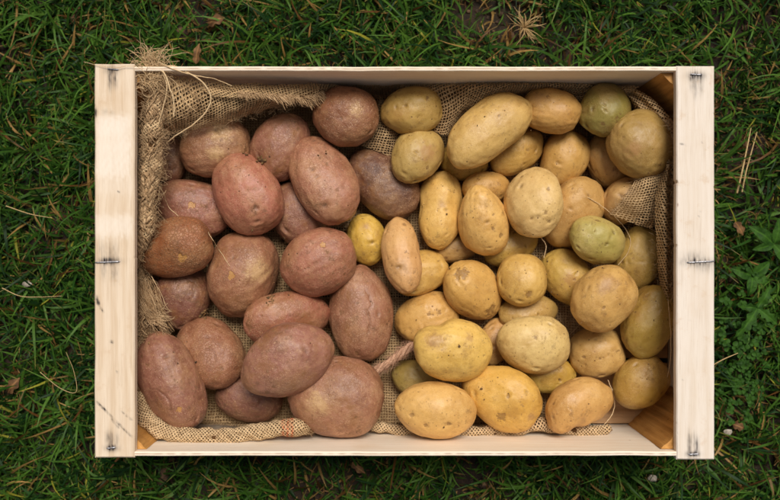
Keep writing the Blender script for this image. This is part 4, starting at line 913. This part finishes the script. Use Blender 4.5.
MS = jute_mat('dry_stalk', rgb(206, 182, 134), rgb(160, 128, 84))
def stalk(label, pts, r0, mat=MS):
    q = crom(np.array([W(*p) for p in pts]), 24); c = q[0].copy(); t = Tubes(); t.add(q-c, r0, 6, .5, 1); o = t.build('dry_stalk', mat); o.location = c
    tag(o, label, 'stalk', 'dry stalks lying on the grass')
stalk('left one of two pale dry stalks lying side by side right of the crate', [(737, 193, .022), (742, 172, .028), (747, 148, .026), (751, 128, .022)], .0011)
stalk('right one of two pale dry stalks lying side by side right of the crate', [(742, 192, .020), (746, 172, .026), (752, 150, .024), (757, 132, .020)], .0009)
stalk('thin pale stalk sticking out from under the lower right rail', [(713, 365, .04), (724, 359, .044), (738, 353, .04)], .0007)
stalk('long thin bleached stalk curving over the grass left of the crate', [(2, 288, .04), (20, 296, .045), (40, 297, .045), (62, 296, .04)], .0005)
stalk('bleached stalk bending through the grass near the lower left rail', [(40, 372, .04), (60, 388, .045), (76, 392, .045), (74, 372, .04), (66, 352, .035)], .0004)
stalk('straight straw lying left of the crate\'s upper corner', [(6, 206, .03), (30, 214, .035), (52, 218, .03)], .0006)
for (label, px_, py_, ang, L, w_, z) in (('brown dead leaf standing against the back board near its left end', 196, 64, -80, .024, .008, .02), ('curled brown dead leaf on the bare soil above the back board at the left', 208, 24, -20, .022, .012, .012),
    ('pale brown dead leaf in front of the front board', 352, 462, 40, .020, .008, .02), ('dry leaf fragment at the bare spot on the left margin', 8, 392, -50, .022, .012, .014), ('tan dead leaf on the bare soil right of the lower right rail', 733, 424, 20, .014, .009, .014), ('dead leaf between the weeds and the right rail', 735, 222, 60, .018, .009, .016)):
    o = leaf('dead_leaf', px_, py_, ang, L, w_, z, MD, None, 2, .35, int(px_)); tag(o, label, 'dead leaf', 'dead leaves on the ground')
# withered tuft at the bare spot above the back board
t = Tubes(); r = np.random.default_rng(37); c0 = W(524, 28, .016)
for k in range(46):
    a = r.uniform(0, 6.28); L = r.uniform(.008, .026); d = np.array([math.cos(a), math.sin(a), .15])*L
    t.add(crom([np.zeros(3), d*.5+[0, 0, .005]+r.normal(size=3)*.002, d+r.normal(size=3)*.003], 6), r.uniform(.0003, .0008), 4, .3, r.uniform(.4, 1))
o = t.build('withered_tuft', MS); o.location = c0; tag(o, 'withered straw coloured tuft on the bare spot above the back board', 'withered tuft')
# a few small pale stones
for (px_, py_, s, lb) in ((690, 452, 0, ''), (652, 478, .006, 'small white stone in the grass below the front board'), (728, 432, .005, 'small pale stone beside the tan dead leaf at the right'), (27, 284, .005, 'small whitish stone in the grass at the left margin')):
    if not s: continue
    q = IV[::1]; bm = bmesh.new(); bmesh.ops.create_icosphere(bm, subdivisions=3, radius=1); v = np.array([x.co[:] for x in bm.verts]); f = np.array([[x.index for x in g.verts] for g in bm.faces]); bm.free()
    v = v*(1+.22*snoise(v, 1.3, int(px_), 2))[:, None]*[s, s*.7, s*.5]
    m = M('pale_stone'); pp = m.n('ShaderNodeTexCoord').outputs['Object']; m.set(m.b.inputs['Base Color'], m.mix(m.sm(m.noise(pp, 300, 4), .3, .7), rgb(120, 110, 98), rgb(176, 166, 152))); m.set(m.b.inputs['Roughness'], .8)
    o = mesh('small_stone', v, f, m.mat, loc=tuple(W(px_, py_, .016))); tag(o, lb, 'stone')
